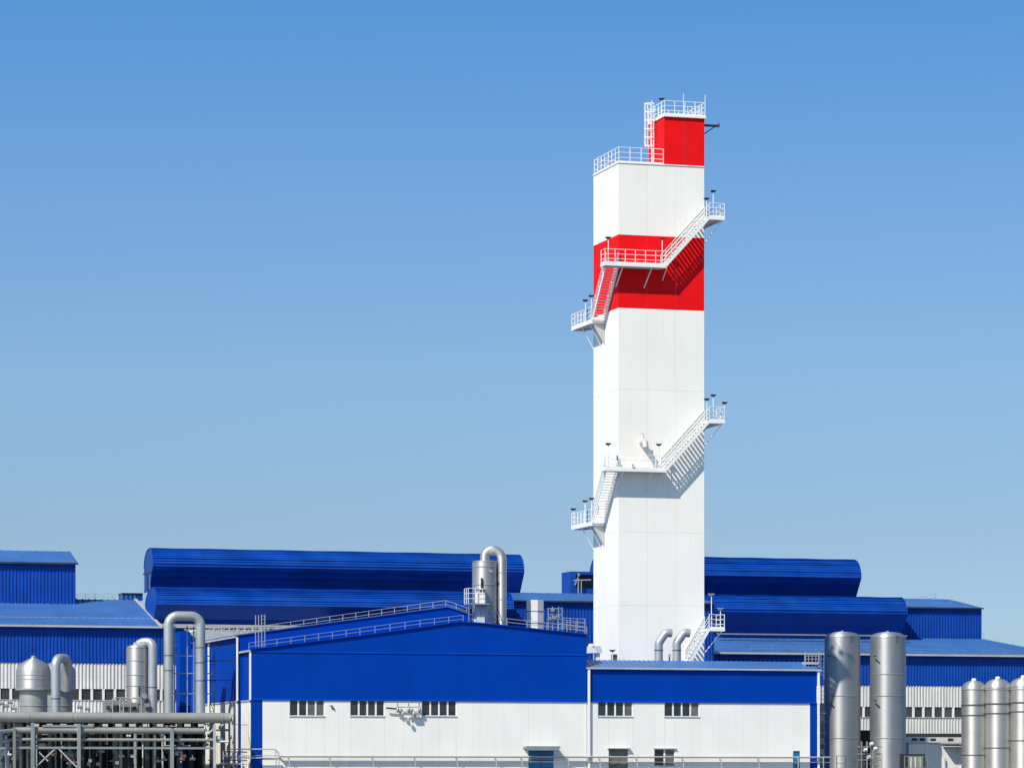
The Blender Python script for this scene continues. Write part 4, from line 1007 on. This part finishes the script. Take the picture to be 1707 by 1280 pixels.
silo_bits(t2, 1452, tv-.8, r, pc)
vv = 316.0
for i, (a, b, y, lb) in enumerate(((1604, 1643, 1134, 'leftmost of the three banded steel tanks at the right edge'), (1642.5, 1684, 1131, 'middle of the three banded steel tanks at the right edge'), (1684.5, 1727, 1129, 'rightmost banded steel tank, cut by the frame edge'))):
    bs = [(1149, .05, 'steel_dull'), (1175 - i*2, .12, 'dark_band'), (1192 - i*3, .09, 'dark_band'), (1258 - i*12, .06, 'dark_band')]
    t, pc, r = put_tank('banded_tank', lb, 'tank', a, b, y, 0, vv - i*1.1, 'steel', .85, bs, 'banded steel tanks')
    MB().lathe((pc.x, pc.y), [(.2, pc.z-.08), (.24, pc.z+.1), (.15, pc.z+.2), (.01, pc.z+.22)], 16).build('vent_cap', 'white_paint', t, True)
# white shed at right bottom
s = thing('white_shed', 'plain white flat-roofed shed between the silo and banded tanks', 'shed', P(1580, 1290, 322))
a, b = P(1515, 1239, 322), P(1650, 1239, 322)
MB().box(a.x, b.x, 322, 328, 0, a.z).build('wall', 'white_facade', s)
MB().box(a.x-.1, b.x+.1, 321.9, 328.1, a.z, a.z+.12).build('roof', 'gutter', s)
MB().box(P(1570,0,322).x, P(1646,0,322).x, 321.0, 321.9, Z(1600, 1243, 322), Z(1600, 1241, 322)).build('awning', 'dark_steel', s)
for x in (1545, 1575, 1604): MB().tube([P(x, 1300, 321.8), P(x, 1262 + (x % 7), 321.8)], .06, 8).build('stub_pipe', 'gutter', s, True)
for x in split(a.x, b.x, 5)[1:-1]: MB().box(x-.015, x+.015, 321.985, 322, 0, a.z-.03).build('joint', 'gutter', s)
s = thing('white_shed', 'low white plant room with dark slots behind the right silo', 'shed', P(1450, 1290, 330))
a, b = P(1495, 1228, 330), P(1640, 1228, 330)
MB().box(a.x, b.x, 330, 336, 0, a.z).build('wall', 'white_rib', s)
for x in (1520, 1533, 1551, 1580): MB().box(U(x, 330), U(x+9, 330), 329.98, 330.01, a.z-.35, a.z-.1).build('slot', 'dark_steel', s)
# dark process frames right of the wing and between silos
s = thing('service_gantry', 'dark gantry with pipes and small boxes in the gap beside the low wing', 'gantry', P(1370, 1290, V0+6))
vg = V0 + 8
MB().box(U(1355, vg+3), U(1374.5, vg+3), vg+3, vg+3.2, 0, Z(1370, 1172, vg+3)).build('screen', 'dark_steel', s)
for y in (1187, 1200, 1220, 1238, 1256, 1272): MB().box(U(1360, vg), U(1376, vg), vg, vg+.4, Z(1370, y, vg)-.12, Z(1370, y, vg)).build('shelf', 'galvanised', s)
for y, m in ((1195, 'galvanised'), (1210, 'dark_band'), (1232, 'galvanised'), (1251, 'white_rib'), (1264, 'beige_pipe')):
    a = P(1369, y, vg-.1); MB().box(a.x-.22, a.x+.25, vg-.1, vg+.5, a.z-.3, a.z+.15).build('junction_box', m, s)
s = thing('steel_framework', 'rust-brown and dark steel frame with pipes between the two silos', 'frame', P(1442, 1290, 320))
va = 325.0; a, b = P(1432, 1216, va), P(1456, 1300, va)
MB().box(a.x-.8, b.x+.8, va+2, va+2.2, 0, a.z).build('screen', mat('brown_dark', (.05, .03, .03), .7, var=.3), s)
q = MB()
for y in (1244, 1256, 1266): q.bar(P(1430, y, 310), P(1470, y, 310), .1)
for x in (1436, 1445, 1455): q.bar(P(x, 1235, 310), P(x, 1300, 310), .12)
q.build('frame', 'beige_pipe', s)
for x, y in ((1440, 1250), (1450, 1240), (1446, 1262), (1456, 1248)): a = P(x, y, 309.8); MB().tube([a, a+Vector((.3, 0, .05))], .17, 12).build('valve', 'white_rib', s, True)
guard_rail('grey-white walkway railing in front of the silos', [P(1395, 1296, 306), P(1470, 1297, 306)], 2.0, .95, 'gutter', .06, 3)
guard_rail('dark green-grey walkway railing right of the silos', [P(1508, 1296, 309), P(1546, 1297, 309)], 2.0, .8, 'olive', .06, 2)
s = thing('dark_cabinet', 'dark teal equipment cabinet behind the railing right of the silos', 'cabinet', P(1520, 1290, 312))
a, b = P(1510, 1256, 312), P(1542, 1300, 312); MB().box(a.x, b.x, 312, 313.5, 0, a.z).build('cabinet_body', 'dark_steel', s)
MB().box(a.x+.2, b.x-.2, 311.97, 312, .5, a.z-.2).build('cabinet_door', 'olive', s)
for i in range(3): MB().box(a.x+.4+i*.45, a.x+.55+i*.45, 311.93, 311.965, .6, a.z-.3).build('slot', 'white_rib', s)
print('objects', len(bpy.data.objects))
